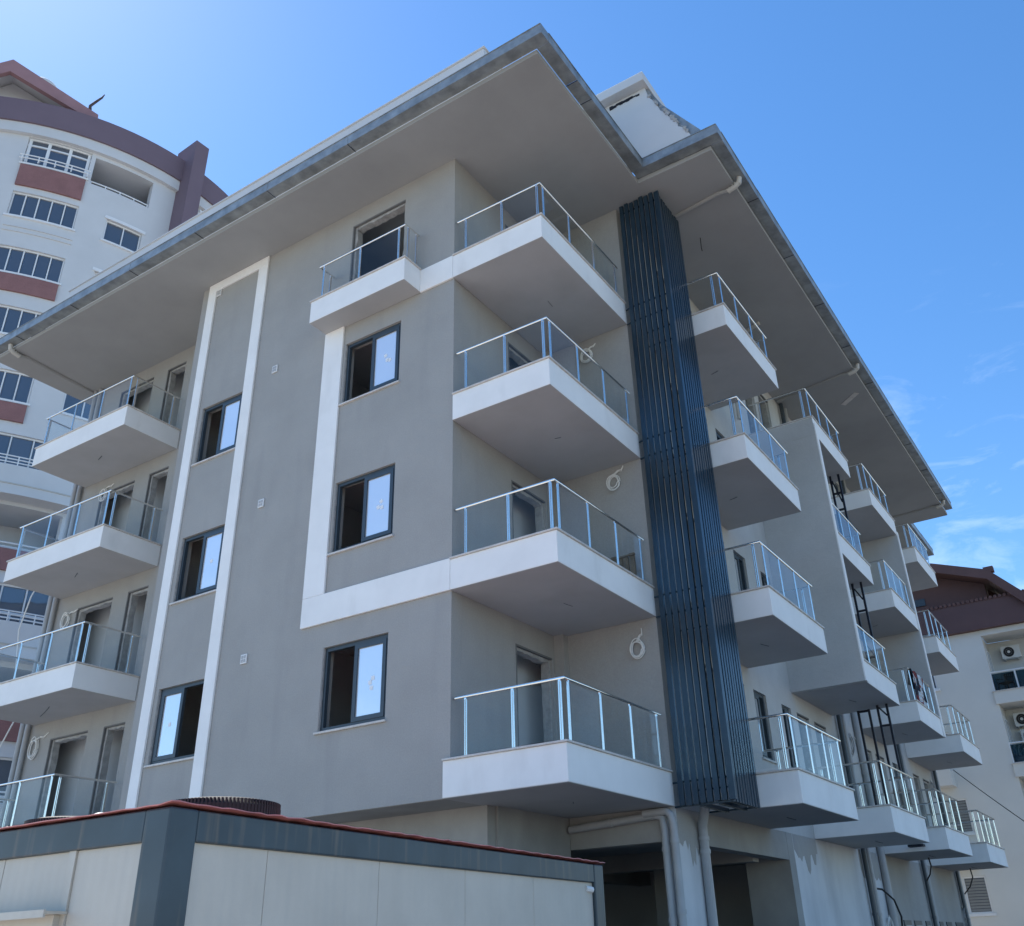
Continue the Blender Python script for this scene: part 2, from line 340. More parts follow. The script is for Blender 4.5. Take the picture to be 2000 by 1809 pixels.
# closing walls round the back
MB().box(-13.1, -12.9, 1.582, 12, 0, SOF).build('end_wall', 'beige', BLD)
MB().box(-12.9, -8.2, 11.8, 12, 0, SOF).build('back_wall', 'beige', BLD)
MB().box(-8.2, -8.0, 11.8, 28.4, 0, SOF).build('back_wall', 'beige', BLD)
MB().box(-8.0, 1.2, 28.2, 28.4, 0, SOF).build('end_wall', 'beige', BLD)
MB().box(1.0, 1.2, 23.7, 28.198, 0, SOF).build('end_wall', 'beige', BLD)
MB().box(1.2, 1.928, 23.45, 23.698, 0, Z1 - .003).build('end_wall', 'beige', BLD)
# rooms behind the openings
for k in range(4):
    z = Z[k]
    MB().box(-12.88, 1.66, 3.36, 11.78, z + 0.2, z + TH - 0.02).build('floor_slab', 'interior', BLD)
    MB().box(-7.04, -0.22, 0.27, 3.34, z + 0.2, z + TH - 0.02).build('floor_slab', 'interior', BLD)
    MB().box(-12.88, -7.1, 1.6, 3.34, z + 0.2, z + TH - 0.02).build('floor_slab', 'interior', BLD)
    MB().box(-7.98, 1.66, 11.8, 23.5, z + 0.2, z + TH - 0.02).build('floor_slab', 'interior', BLD)
    zt = SOF if k == 3 else Z[k + 1] + 0.2
    MB().box(-12.88, -1.9, 4.1, 4.25, z + TH - 0.02, zt).build('partition', 'interior', BLD)
    MB().box(-2.05, -1.9, 4.25, 23.4, z + TH - 0.02, zt).build('partition', 'interior', BLD)
    MB().box(-8.3, -8.15, 1.6, 4.1, z + TH - 0.02, zt).build('partition', 'interior', BLD)
    MB().box(-12.88, -8.31, 1.98, 2.06, z + TH - 0.02, zt).build('partition', 'interior', BLD); MB().box(-0.62, -0.54, 0.30, 4.09, z + TH - 0.02, zt).build('partition', 'interior', BLD); MB().box(0.45, 0.55, 4.3, 23.4, z + TH - 0.02, zt).build('partition', 'interior', BLD)  # near walls added close behind the doors so the openings look lighter
    MB().box(-7.04, -4.21, 2.3, 2.4, z + TH - 0.02, zt).build('partition', 'interior', BLD); MB().box(-4.04, -0.63, 2.3, 2.4, z + TH - 0.02, zt).build('partition', 'interior', BLD)  # near walls added to lighten what shows through the front windows
    MB().box(-4.2, -4.05, 0.27, 4.1, z + TH - 0.02, zt).build('partition', 'interior', BLD)

# --- pale bands and frames on the facade (proud of the wall)
P = -0.045
for x0, x1 in ((-5.435, -5.15), (-7.09, -6.83)):
    MB().box(x0, x1, P, -0.002, Z1, 15.30).build('white_strip', 'white', BLD, bevel=0.006)
MB().box(-7.09, -5.15, P, -0.002, 15.303, SOF - 0.003).build('white_strip', 'white', BLD, bevel=0.006)
MB().box(-3.155, -2.665, P, -0.002, 7.068, 12.57).build('white_strip', 'white', BLD, bevel=0.006)
MB().box(-3.155, -0.003, P, -0.002, Z[1], 7.065).build('white_strip', 'white', BLD, bevel=0.006)
MB().box(-0.767, -0.003, P, -0.002, Z[3], Z[3] + 0.515).build('white_strip', 'white', BLD, bevel=0.006)
# --- small ventilation grilles
for u, v in ((-4.557, 12.302), (-4.511, 9.267), (-4.494, 6.284), (-6.755, 15.23)):
    o = MB().box(u - .075, u + .075, -0.028, -0.001, v - .085, v + .085).build('vent_cover', 'vent', BLD, bevel=0.008)
    for i in (-1, 1):
        for j in (-1, 1): MB().box(u + i * .03 - .022, u + i * .03 + .022, -0.034, -0.0285, v + j * .033 - .026, v + j * .033 + .026).build('slot', 'ventdark', o)

# --- windows: dark frame, open left half, filmed right sash, stone sill
def window(fn, u0, u1, v0, v1, sash='right', film=True, stickers=(), sill=True, d=0.05):
    t = 0.065
    b = MB(); fbox(b, fn, u0, u1, v0, v0 + t, d, d + .07); fbox(b, fn, u0, u1, v1 - t, v1, d, d + .07)
    fbox(b, fn, u0, u0 + t, v0 + t, v1 - t, d, d + .07); fbox(b, fn, u1 - t, u1, v0 + t, v1 - t, d, d + .07)
    w = b.build('window', 'frame', BLD)
    um = (u0 + u1) / 2
    a, c = (um - .035, u1 - t - .003) if sash == 'right' else (u0 + t + .003, um + .035)
    s = 0.07; y0, y1 = v0 + t + .003, v1 - t - .003
    b = MB(); fbox(b, fn, a, c, y0, y0 + s, d - .012, d + .045); fbox(b, fn, a, c, y1 - s, y1, d - .012, d + .045)
    fbox(b, fn, a, a + s, y0 + s, y1 - s, d - .012, d + .045); fbox(b, fn, c - s, c, y0 + s, y1 - s, d - .012, d + .045)
    b.build('sash', 'frame', w)
    b = MB(); fbox(b, fn, a + s, c - s, y0 + s, y1 - s, d + .012, d + .03); b.build('pane', 'film' if film else 'pane', w)
    for su, sv_, rot in stickers:
        q = .036; cu, cv = a + s + su * (c - a - 2 * s), y0 + s + sv_ * (y1 - y0 - 2 * s)
        b = MB(); pts = [(cu + q * math.cos(rot + math.pi / 4 + i * math.pi / 2) * 1.3, cv + q * math.sin(rot + math.pi / 4 + i * math.pi / 2) * 1.3) for i in range(4)]
        b.prism(pts, fn, d + .0105, d + .0085); b.build('sticker', 'sticker', w)
    if sill:
        b = MB(); fbox(b, fn, u0 - .05, u1 + .03, v0 - .035, v0 - .001, -.04, .16); b.build('sill', 'stone', w, bevel=0.004)
        b = MB(); fbox(b, fn, u0 - .003, u0 + .012, v0, v1, .01, d - .003); b.build('rough_reveal', 'mortar', w)
    return w
ST_ = [[(.52, .46, .2), (.58, .38, 0), (.62, .52, .1)], [(.5, .46, .3), (.62, .55, .5), (.66, .44, .1)], [(.5, .56, .3), (.58, .46, .1), (.7, .44, .4)]]
for k, (a, b_, c, d) in enumerate(WA): window(fa, a, b_, c, d, 'right', True, ST_[k])
for k, (a, b_, c, d) in enumerate(WL): window(fa, a, b_, c, d, 'left' if k == 0 else 'right', True, [(.5, .5, .2)] if k < 2 else [])
for k, (a, b_, c, d) in enumerate(XW): window(fx, a, b_, c, d, 'right' if k % 2 else 'left', k < 8, (), sill=True)

# --- rough reveals round the raw door openings: pale ragged mortar inside, bare undercoat band on the jamb side
def raw_opening(fn, u0, u1, v0, v1, jamb_left=True):
    b = MB(); rnd = random.Random(int((u0 + 20) * 97 + v0 * 13))
    def ragged(fixed, a0, a1, base, sgn, vertical):
        n = 12; edge = [base + sgn * (rnd.random() ** 2) * .032 for _ in range(n + 1)]
        for i in range(n):
            p, q = a0 + (a1 - a0) * i / n, a0 + (a1 - a0) * (i + 1) / n
            e0, e1 = edge[i], edge[i + 1]
            c4 = ((fixed, p), (e0, p), (e1, q), (fixed, q)) if vertical else ((p, fixed), (p, e0), (q, e1), (q, fixed))
            b.hexa([fn(u, v, d) for d in (.05, .20) for u, v in c4])
    ragged(u0 + .001, v0, v1 - .002, u0 + .075, 1, True); ragged(u1 - .001, v0, v1 - .002, u1 - .045, -1, True); ragged(v1 - .001, u0 + .1, u1 - .07, v1 - .07, -1, False)
    o = b.build('door_reveal', 'mortar', BLD)
    b = MB(); fbox(b, fn, u0 - .0, u0 + .03, v0, v1, -.004, .048); fbox(b, fn, u0 + .031, u1, v1 - .03, v1, -.004, .048)
    b.build('undercoat_band', 'undercoat', o)
for a, b_, c, d in RD + [DS]: raw_opening(fa if d > Z[3] + 2.583 and a == -2.65 else fr, a, b_, c, d)
for a, b_, c, d in LD: raw_opening(fl, a, b_, c, d)
for a, b_, c, d in XO: raw_opening(fx, a, b_, c, d)

# --- balconies
POST = {}
def post_mesh():
    b = MB()
    for s_ in (-1, 1): b.tube([(s_ * .0145, 0, 0), (s_ * .0145, 0, .80)], .012, 8)
    b.box(-.034, .034, -.02, .02, 0, .012); b.box(-.02, .02, -.012, .012, .80, .825)
    m = b.mesh('post'); m.materials.append(M['chrome']); m.shade_smooth(); m.set_sharp_from_angle(angle=R(38)); return m
PM = post_mesh()
def balcony(x0, x1, y0, y1, zb, rail, copes, th=TH, slab='white', short=()):
    """rail: list of runs; a run is a list of (x, y) corners with posts given per segment"""
    o = MB().box(x0, x1, y0, y1, zb, zb + th).build('balcony', slab, BLD, bevel=0.008)
    z1 = zb + th + .001; w, p = .16, .028
    MB().box(x0 + .004, x1 - .004, y0 + .004, y1 - .004, zb - .006, zb - .001).build('underside_shade', 'under', o)  # darker sheet that paints shade onto the underside of the white slab
    for c in copes:
        b = MB()
        if c == 'f': b.box(x0 - (p if 'l' in copes else 0), x1 + (p if 'r' in copes else 0), y0 - p, y0 + w, z1, z1 + .03)
        if c == 'r': b.box(x1 - w, x1 + p, y0 + (w + .002 if 'f' in copes else 0), y1 - (w + .002 if 'b' in copes else 0), z1, z1 + .03)
        if c == 'l': b.box(x0 - p, x0 + w, y0 + (w + .002 if 'f' in copes else 0), y1, z1, z1 + .03)
        if c == 'b': b.box(x0 + (w + .002 if 'l' in copes else 0), x1 + (p if 'r' in copes else 0), y1 - w, y1 + p, z1, z1 + .03)
        b.build('coping', 'stone', o, bevel=0.006)
    zp = z1 + .03
    for corners, posts in rail:
        MB().tube([(x, y, zp + .845) for x, y in corners], .021, 10).build('handrail', 'chrome', o, smooth=True)
        for (xa, ya), (xb, yb), ps in zip(corners, corners[1:], posts):
            d = Vector((xb - xa, yb - ya, 0)); L = d.length; d.normalize(); ang = math.atan2(d.y, d.x)
            for q in ps:
                e = bpy.data.objects.new('post', PM); COL.objects.link(e); e.parent = o
                e.location = (xa + d.x * q, ya + d.y * q, zp); e.rotation_euler = (0, 0, ang)
            for q0, q1 in zip(ps, ps[1:]):
                if q1 - q0 < .3: continue
                gb = MB(); nrm = Vector((-d.y, d.x, 0))
                gb.obox((xa, ya, zp), d, nrm, (0, 0, 1), q0 + .04, q1 - .04, -.004, .004, .05, .80); gb.build('glass_panel', 'railglass', o)
    # a little stub of ceiling wire in the slab underside
    return o

def hang_wire(x, y, zb, parent, r_=.006, L=.16, k=0):
    rnd = random.Random(k); pts = [(x, y, zb)]
    a = rnd.random() * 6.28
    for i in range(1, 6): pts.append((x + math.cos(a) * .02 * i ** 1.3, y + math.sin(a) * .02 * i ** 1.3, zb - L * i / 5))
    MB().tube(pts, r_, 5).build('ceiling_wire', 'frame', parent)

# corner balconies
i_ = .065
for k in range(4):
    x0, y0 = (-0.095, -0.05) if k == 0 else (0.002, P if k in (1, 3) else -0.02)
    o = balcony(x0, 1.934, y0, 3.117, Z[k], [([(0.02, i_), (1.934 - i_, i_), (1.934 - i_, 3.02)], [[.20, 1.01, 1.78], [.10, 1.0, 1.92, 2.82]])], 'fr')
    hang_wire(1.05, 1.55, Z[k], o, .004, .05, k)
# left balconies
for k in range(4):
    xa, xb, ya = -12.85, -9.285, -0.15
    o = balcony(xa, xb, ya, 1.328, Z[k], [([(xa + i_, 1.2), (xa + i_, ya + i_), (xb - i_, ya + i_), (xb - i_, 1.26)], [[.12, 1.18], [.14, 1.23, 2.32, 3.36], [.12, 1.15]])], 'flr')
    hang_wire(-11.0, .5, Z[k], o, .008, .2 if k == 1 else .06, k + 9)
# small balcony on the top storey
xa, xb, ya = -3.15, -0.77, -0.50
o = balcony(xa, xb, ya, -0.003, Z[3] + .024, [([(xa + .1, -.03), (xa + .1, ya + i_), (xb - i_, ya + i_), (xb - i_, -.03)], [[.1], [.12, 1.08, 2.06], [.09, .33]])], 'flr', th=.5)
# right side balconies
BX0, BX1 = 1.932, 3.556
def side_balcony(y0, y1, k, near=True, far=True):
    ya, yb, x = y0 + i_, y1 - i_, BX1 - i_
    L = yb - ya
    c = []; ps = []
    if near: c += [(BX0 + .1, ya)]; ps += [[.25, 1.33]]
    c += [(x, ya if near else y0 + .02)]
    if far: c += [(x, yb), (BX0 + .1, yb)]; ps += [[.12, L * .33, L * .62, L - .2], [.2, 1.2]]
    else: c += [(x, y1 - .02)]; ps += [[.12, L * .36, L * .68, L - .12]]
    o = balcony(BX0, BX1, y0, y1, Z[k], [(c, ps)], ('f' if near else '') + 'r' + ('b' if far else ''))
    hang_wire(2.75, (y0 + y1) / 2, Z[k], o, .005, .06, k + 31)
    return o
for k in range(4): side_balcony(4.27, 7.27, k)
for k in range(4):
    side_balcony(9.83 if k in (0, 3) else 9.985, 12.8, k, near=k in (0, 3))
    side_balcony(14.9, 17.75 if k in (0, 3) else 17.595, k, far=k in (0, 3))
    side_balcony(20.33, 23.35, k)
# tall fin walls tying balconies of a column together
MB().box(BX0, BX1 + .003, 9.827, 9.98, Z[1] - .003, Z[3] - .003).build('fin_wall', 'beige', BLD)
MB().box(BX1 + .0035, BX1 + .03, 9.822, 9.985, Z[1], Z[3] + .3).build('white_strip', 'white', BLD)
MB().box(BX0, BX1 + .003, 17.60, 17.755, Z[1] - .003, Z[3] - .003).build('fin_wall', 'beige', BLD)
MB().box(BX1 + .0035, BX1 + .03, 17.60, 17.76, Z[1], Z[3] + .1).build('white_strip', 'white', BLD)
MB().box(BX0 + .01, BX1 - .004, 9.823, 9.8285, Z[3] - .004, Z[3] + TH - .02).build('fin_wall', 'beige', BLD)

# --- dark vertical fin screen round the corner
LV = MB().bar((2.06, 3.082, 15.3), (2.90, 3.082, 15.3), .025).build('fin_screen', 'fin', BLD)
def srail(p, q, w=.025): MB().bar(p, q, w).build('support_rail', 'fin', LV)
srail((2.845, 3.1, 15.3), (2.845, 4.12, 15.3))
for k in range(4):
    for dz in (-.02, .33):
        srail((2.05, 3.082, Z[k] + dz), (2.90, 3.082, Z[k] + dz)); srail((2.845, 3.1, Z[k] + dz), (2.845, 4.12, Z[k] + dz))
        srail((1.935, 4.06, Z[k] + dz), (2.83, 4.06, Z[k] + dz)); srail((1.935, 3.12, Z[k] + dz), (2.045, 3.09, Z[k] + dz))
srail((2.38, 3.1, 3.53), (2.38, 4.1, 3.53), .06); srail((2.68, 3.1, 3.53), (2.68, 4.1, 3.53), .06)
rnd = random.Random(3)
n = 8
for i in range(n):
    x = 2.07 + i * (0.80 / (n - 1)); t = rnd.uniform(0, .05); w = .084 if i < n - 1 else .105
    MB().box(x - .012, x - .012 + w, 3.008 + rnd.uniform(-.004, .004), 3.066, 3.52 + rnd.uniform(0, .03), 15.44 + t).build('fin', 'fin', LV, bevel=0.004)
n = 10
for i in range(n):
    y = 3.085 + i * (1.0 / (n - 1)); t = rnd.uniform(0, .05)
    MB().box(2.862, 2.905 + rnd.uniform(-.003, .003), y, y + .075, 3.52, 15.44 + t).build('fin', 'fin', LV, bevel=0.004)

# --- eaves: soffit slab, gutter in lengths, roof deck and attic
up = lambda a, b, t: (a, b, t)
SO = [(-13.94, -1.17), (2.675, -1.17), (2.675, 2.7), (4.305, 2.7), (4.305, 24.65), (-9, 24.65), (-9, 12.9), (-13.94, 12.9)]
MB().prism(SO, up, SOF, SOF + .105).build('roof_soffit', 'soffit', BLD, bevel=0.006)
MB().box(-13.1, 2.2, -0.6, 12.1, SOF + .107, SOF + .40).build('roof_deck', 'concrete', BLD)
MB().box(-8.8, 3.9, 12.102, 24.2, SOF + .107, SOF + .40).build('roof_deck', 'concrete', BLD)
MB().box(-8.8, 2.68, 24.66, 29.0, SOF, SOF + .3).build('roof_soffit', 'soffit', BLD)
G0, G1, GW = SOF + .112, SOF + .338, 0.245
def gutter(axis, at, a0, a1, sgn, joints):
    """open box gutter in sheet lengths; axis = run direction"""
    cuts = [a0] + [j for j in sorted(joints) if a0 + .1 < j < a1 - .1] + [a1]
    for q0, q1 in zip(cuts, cuts[1:]):
        b = MB(); e = .006; t = .012
        i0, i1 = (at, at + sgn * GW)
        lo, hi = min(i0, i1), max(i0, i1)
        oy0, oy1 = (hi - t, hi) if sgn > 0 else (lo, lo + t)
        j = rnd.uniform(-.003, .003)
        def bx(u0, u1, w0, w1, z0, z1):
            if axis == 'x': b.box(u0, u1, w0, w1, z0, z1)
            else: b.box(w0, w1, u0, u1, z0, z1)
        bx(q0 + e, q1 - e, lo, hi, G0 + j, G0 + t + j); bx(q0 + e, q1 - e, oy0 + j, oy1 + j, G0 + t + j, G1 + j)
        bx(q0 + e, q1 - e, oy0 - .012 + j, oy1 + .012 + j, G1 + j + .0005, G1 + .012 + j)
        b.build('gutter_length', 'gutter', BLD)
        b = MB()
        bx(q1 - .008, q1 + .008, lo + .002, hi + .003 if sgn > 0 else hi, G0 - .008, G0 - .0035)
        b.build('gutter_joint', 'steel' if q1 < a1 else 'gutter', BLD)
JA = [-1.56 - 2.22 * i for i in range(6)]
gutter('x', -1.172, -13.94, 2.92, -1, JA)
gutter('y', 2.677, -1.17, 2.452, 1, [-.18, .34])
gutter('x', 2.698, 2.68, 4.55, -1, [])
gutter('y', 4.307, 2.70, 24.4, 1, [4.67 + 2.25 * i for i in range(9)])
MB().box(2.908, 2.9215, -1.4165, -1.172, G0, G1 + .01).build('gutter_corner', 'gutter', BLD)
MB().box(4.538, 4.5515, 2.4535, 2.698, G0, G1 + .01).build('gutter_corner', 'gutter', BLD)
gutter('y', 2.685, 24.66, 28.9, 1, [26.8])
# attic block behind the front eave
MB().box(-12.4, 1.07, -0.5, 9.0, SOF + .402, 17.5).build('attic_wall', 'twhite', BLD, bevel=0.01)
MB().box(-12.45, 1.10, -0.53, 9.03, 17.502, 17.53).build('attic_coping', 'twhite', BLD)
# steep roof over the side wing with its plastered gable and flat dormer slab
xz = lambda a, b, t: (a, t, b)
gab = [(0.9, SOF + .403), (4.0, SOF + .403)]
rg = random.Random(5)
for i in range(13):
    f_ = i / 12; gab.append((4.0 - .78 * f_ + rg.uniform(-.05, .02), 15.96 + 1.62 * f_ + rg.uniform(-.03, .03)))
gab += [(3.15, 17.885), (0.9, 17.885)]
MB().prism(gab, xz, 2.52, 2.72).build('gable_wall', 'twhite', BLD)
MB().prism([(3.9, SOF + .405), (4.25, SOF + .405), (3.47, 17.21), (3.20, 17.86), (3.0, 17.86)], xz, 2.56, 24.1).build('mansard_roof', 'gutter', BLD)
MB().box(0.9, 3.23, 2.30, 4.6, 17.89, 18.14).build('dormer_slab', 'twhite', BLD, bevel=0.01)
MB().box(0.9, 3.0, 4.7, 24, 17.3, 17.85).build('roof_deck', 'concrete', BLD)
for i in range(9):
    xx = 2.30 + i * .08; MB().box(xx, xx + .082, 2.498 + .002 * i, 2.5195, 17.745 + rg.uniform(-.02, .02), 17.80 + rg.uniform(-.015, .02)).build('slot_shade', 'steel', BLD)  # solid dark strips on the wall face stand in for shade inside a gap
for i in range(40):
    f_ = rg.random() ** .8; a = 4.02 - .80 * f_; c = 15.96 + 1.62 * f_; s_ = rg.uniform(.012, .05); yy = 2.5185 - .0006 * i
    pts = [(a + s_ * rg.uniform(.5, 1.4) * math.cos(q), c + s_ * rg.uniform(.5, 1.4) * math.sin(q)) for q in [k * math.pi / 3.5 for k in range(7)]]
    MB().prism(pts, xz, yy - .012, yy).build('rough_edge', 'mortar', BLD)
# --- pipes
def pipe(name, pts, r_, material='pipe', collars=()):
    o = MB().tube(pts, r_, 12).build(name, material, BLD, smooth=True)
    for c, axis in collars:
        d = Vector(axis) * .03; MB().tube([Vector(c) - d, Vector(c) + d], r_ * 1.18, 12).build('collar', material, o, smooth=True)
    return o
def elbow_outlet(xg, yg, xw, yw):
    """gutter outlet with its ribbed bend, running back under the soffit to the wall"""
    r_ = .055; h = Vector((xw - xg, yw - yg, 0)).normalized()
    p0 = Vector((xg, yg, G0 - .01)); zz = SOF - .062
    pts = [p0, p0 + Vector((0, 0, -.12)) + h * .02, p0 + Vector((0, 0, -.18)) + h * .12, Vector((xg, yg, zz - .03)) + h * .28]
    o = MB().tube(pts, r_, 12).build('outlet_bend', 'pipe2', BLD, smooth=True)
    for q in range(5):
        c = pts[1].lerp(pts[3], q / 4); MB().tube([c - (pts[3] - pts[1]).normalized() * .012, c + (pts[3] - pts[1]).normalized() * .012], r_ * 1.14, 12).build('rib', 'pipe2', o, smooth=True)
    MB().tube([pts[3], (xg + h.x * .5, yg + h.y * .5, SOF - .02), (xw, yw, SOF - .02)], .05, 10).build('soffit_pipe', 'soffit', BLD, smooth=True)
elbow_outlet(4.44, 3.85, 2.0, 4.15); elbow_outlet(4.44, 12.45, 2.0, 12.85); elbow_outlet(4.44, 23.4, 2.0, 23.6); elbow_outlet(-13.1, -1.28, -13.3, 1.45)
for x, rr in ((-12.96, .055), (-13.17, .06)): pipe('downpipe', [(x, 1.25, 0), (x, 1.25, SOF - .01)], rr, 'pipe', [((x, 1.25, zz), (0, 0, 1)) for zz in (4.6, 7.4, 10.2, 13.4)])
for y, rr, mm in ((13.05, .06, 'frame'), (13.38, .06, 'pipe'), (14.62, .085, 'pipe'), (18.95, .05, 'frame'), (19.15, .06, 'pipe'), (23.5, .05, 'frame'), (23.66, .05, 'pipe')):
    pipe('downpipe', [(2.02, y, 0), (2.02, y, SOF - .03)], rr, mm, [((2.02, y, zz), (0, 0, 1)) for zz in (2.2, 5.4, 8.3, 11.4)])
# water pipes bent over the loggia of the far column
pipe('downpipe', [(2.05, 8.9, Z[3] + .5), (2.05, 8.9, SOF - .35), (2.2, 8.9, SOF - .2), (3.0, 8.7, SOF - .12)], .05, 'pipe2')

# --- ground floor: columns, beams, rough walls
MB().box(1.66, 1.93, 3.13, 4.07, 0, Z1 - .003).build('column', 'primer', BLD)
MB().box(0.05, 1.658, 3.13, 3.40, 3.07, Z1 - .003).build('beam', 'concrete', BLD)
MB().box(1.66, 1.927, 4.072, 8.06, 3.06, Z1 - .003).build('beam', 'concrete', BLD)
MB().box(1.05, 1.93, 8.062, 8.40, 0, Z1 - .003).build('column', 'concrete', BLD)
MB().box(1.70, 1.93, 8.402, 23.70, 0, Z1 - .003).build('ground_wall', 'primer', BLD)
MB().box(-13.1, 0.0, 0.89, 1.1, 0, Z1 - .003).build('ground_wall', 'concrete', BLD)
MB().box(-0.2, 0.046, 1.102, 3.128, 0, Z1 - .003).build('ground_wall', 'concrete', BLD)
MB().box(-7.32, 1.92, .03, 3.115, Z1 - .004, Z1 + .02).build('overhang_ceiling', 'concrete', BLD)
MB().box(-12.88, 1.64, 3.42, 11.78, 3.3, Z1 + .1).build('parking_ceiling', 'concrete', BLD)
MB().box(-7.98, 1.64, 11.8, 23.4, 3.3, Z1 + .1).build('parking_ceiling', 'concrete', BLD)
MB().box(-5.0, 1.6, 7.0, 7.3, 3.0, 3.298).build('beam', 'concrete', BLD)
MB().box(-3.0, -2.7, 3.45, 11.7, 3.0, 3.298).build('beam', 'concrete', BLD)
MB().box(-8, 1.6, 11.5, 11.7, 0, 3.298).build('ground_wall', 'interior', BLD)
MB().box(-6, -5.8, 3.5, 11.4, 0, 3.298).build('ground_wall', 'interior', BLD)
MB().box(-1.2, -0.9, 8.6, 9.4, 0, 3.298).build('column', 'concrete', BLD)
# ragged lower edge of the grey paint on the primed wall
def paint_patch(y0, y1, zt, zb, seed, fn=fx):
    r_ = random.Random(seed); n_ = 15; pts = [(y0, zt), (y1, zt)]
    for i in range(n_ + 1): pts.append((y1 + (y0 - y1) * i / n_, zb + r_.uniform(-.11, .13) + (-.25 if 5 < i < 9 else 0)))
    MB().prism(pts, fn, -.004, -.001).build('paint_patch', 'grey', BLD)
paint_patch(8.42, 9.83, Z1 - .006, 3.14, 2); paint_patch(12.9, 14.5, Z1 - .006, 3.02, 4); paint_patch(3.14, 4.05, Z1 - .006, 3.0, 6)
# grey skirting wall and vent openings further along
MB().prism([(14.75, 0.0), (23.68, 0.0), (23.68, Z1 - .006), (14.75, Z1 - .006)], fx, -.004, -.001).build('paint_patch', 'grey', BLD)
for y, yy in ((15.84, 16.56), (16.92, 17.69), (18.17, 18.65), (19.83, 20.28), (20.73, 21.4), (22.0, 23.04)):
    b = MB(); fbox(b, fx, y, yy, 1.5, 2.11, -.03, -.005); o = b.build('vent_frame', 'frame', BLD)
    for q in range(3): b = MB(); fbox(b, fx, y + .07, yy - .07, 1.56 + q * .17, 1.66 + q * .17, -.045, -.031); b.build('slat', 'pipe', o)
# pipes at the corner column
pipe('waste_pipe', [(0.1, 3.04, 3.36), (1.62, 3.04, 3.44), (1.74, 3.04, 3.40), (1.76, 3.04, 3.25), (1.76, 3.04, 0)], .06, 'pipe', [((.85, 3.04, 3.40), (1, 0, 0)), ((1.76, 3.04, 2.95), (0, 0, 1)), ((1.76, 3.04, 2.0), (0, 0, 1))])
pipe('waste_pipe', [(1.45, 3.0, 3.47), (1.84, 3.0, 3.47), (1.90, 3.0, 3.42), (1.92, 3.02, 3.3), (1.92, 3.02, 0)], .06, 'pipe', [((1.92, 3.02, 3.05), (0, 0, 1)), ((1.92, 3.02, 2.1), (0, 0, 1))])
pipe('waste_pipe', [(2.25, 3.6, Z1 + .1), (2.03, 3.86, 3.34), (2.01, 3.90, 3.24), (2.01, 3.90, 0)], .075, 'pipe', [((2.01, 3.90, 3.14), (0, 0, 1)), ((2.01, 3.90, 2.95), (0, 0, 1))])

# ================================================================ loose things on the building
def coil(cx, cy, cz, r_, nrm, label, lead, turns=5, mat_='cable'):
    """hank of cable hanging against a wall; nrm = wall normal axis"""
    rr = random.Random(int(cx * 31 + cz * 17)); pts = []; rr_ph = rr.uniform(0, 6.28); ex = rr.uniform(.72, .98)
    N = 22
    for i in range(N * turns + 1):
        a = 2 * math.pi * i / N; k = i // N; q = r_ * (1 + .16 * math.sin(k * 2.1 + a * .5 + rr_ph) - .03 * k + .03 * math.sin(a * 3 + k))
        s_, h_ = q * math.cos(a) * ex, q * math.sin(a) * (1.05 + .05 * k); dn = .03 + .022 * ((k * 2) % 3) + .01 * math.sin(a * 1.5)
        pts.append((cx + s_, cy - dn, cz + h_) if nrm == '-y' else (cx + dn, cy + s_, cz + h_))
    o = MB().tube(pts, .009, 6).build('cable_coil', mat_, None, smooth=True)
    tag(o, label, 'cable', 'cable coils hanging on the walls')
    top = Vector(pts[0]); lv = Vector(lead)
    for j in range(2):
        mid = top.lerp(lv, .5) + Vector((0, 0, .05 + .03 * j)); st = Vector(pts[N // 4 + j])
        MB().tube([st, st.lerp(mid, .6) + Vector((0, 0, .03)), mid, lv], .009, 6).build('lead', mat_, o, smooth=True)
    return o
for k, (x, z, lx, lz, w_) in enumerate([(1.55, 6.05, 1.64, 6.4, 'lowest'), (1.37, 9.2, 1.57, 9.5, 'second'), (1.0, 12.13, 1.2, 12.38, 'third')]):
    coil(x, 3.118, z, .13, '-y', 'white cable coil on the inner wall of the corner loggia, %s storey up' % w_, (lx, 3.11, lz))
coil(.75, 3.118, 15.0, .08, '-y', 'small cable coil under the eaves in the top corner loggia', (.75, 3.11, 15.2), 3)
for x, z, lx, lz, w_, r_ in [(-12.62, 6.0, -12.2, 6.3, 'lowest', .19), (-12.42, 8.9, -12.05, 9.13, 'second', .16), (-11.9, 12.05, -11.6, 12.3, 'third', .14)]:
    coil(x, 1.328, z, r_, '-y', 'white cable coil beside a door of the recessed wing, %s storey up' % w_, (lx, 1.32, lz))
coil(1.932, 13.9, 6.0, .23, '+x', 'large grey cable coil between two side balconies above the lowest slabs', (1.95, 14.4, 6.25), 4, 'pipe')
coil(1.932, 15.0, 6.0, .24, '+x', 'pale cable coil by the first door past the wide drainpipe', (1.95, 14.4, 6.28), 3)
coil(1.932, 23.0, 5.9, .2, '+x', 'cable coil by the far end of the side wall', (1.95, 22.9, 6.2), 3, 'pipe')
coil(1.95, 23.5, 2.2, .26, '+x', 'cable coil low on the far drainpipes', (1.95, 23.3, 2.6), 3, 'pipe')
coil(1.95, 14.3, 1.9, .2, '+x', 'pale cable coil low on the primed wall by the wide drainpipe', (1.95, 14.5, 2.2), 3)
o = MB().tube([(1.94, 13.6, 2.75), (2.1, 13.75, 2.72), (2.25, 14.05, 2.5), (2.28, 14.3, 2.15), (2.2, 14.45, 1.8), (2.05, 14.5, 1.6)], .022, 8).build('dangling_cable', 'black', None, smooth=True)
tag(o, 'thick black cable looping out of the primed wall', 'cable')
o = MB().tube([(2.6, 17.0, Z[0]), (2.62, 17.02, Z[0] - .2), (2.56, 16.98, Z[0] - .4), (2.45, 16.95, Z[0] - .55)], .018, 8).build('dangling_cable', 'black', None, smooth=True)
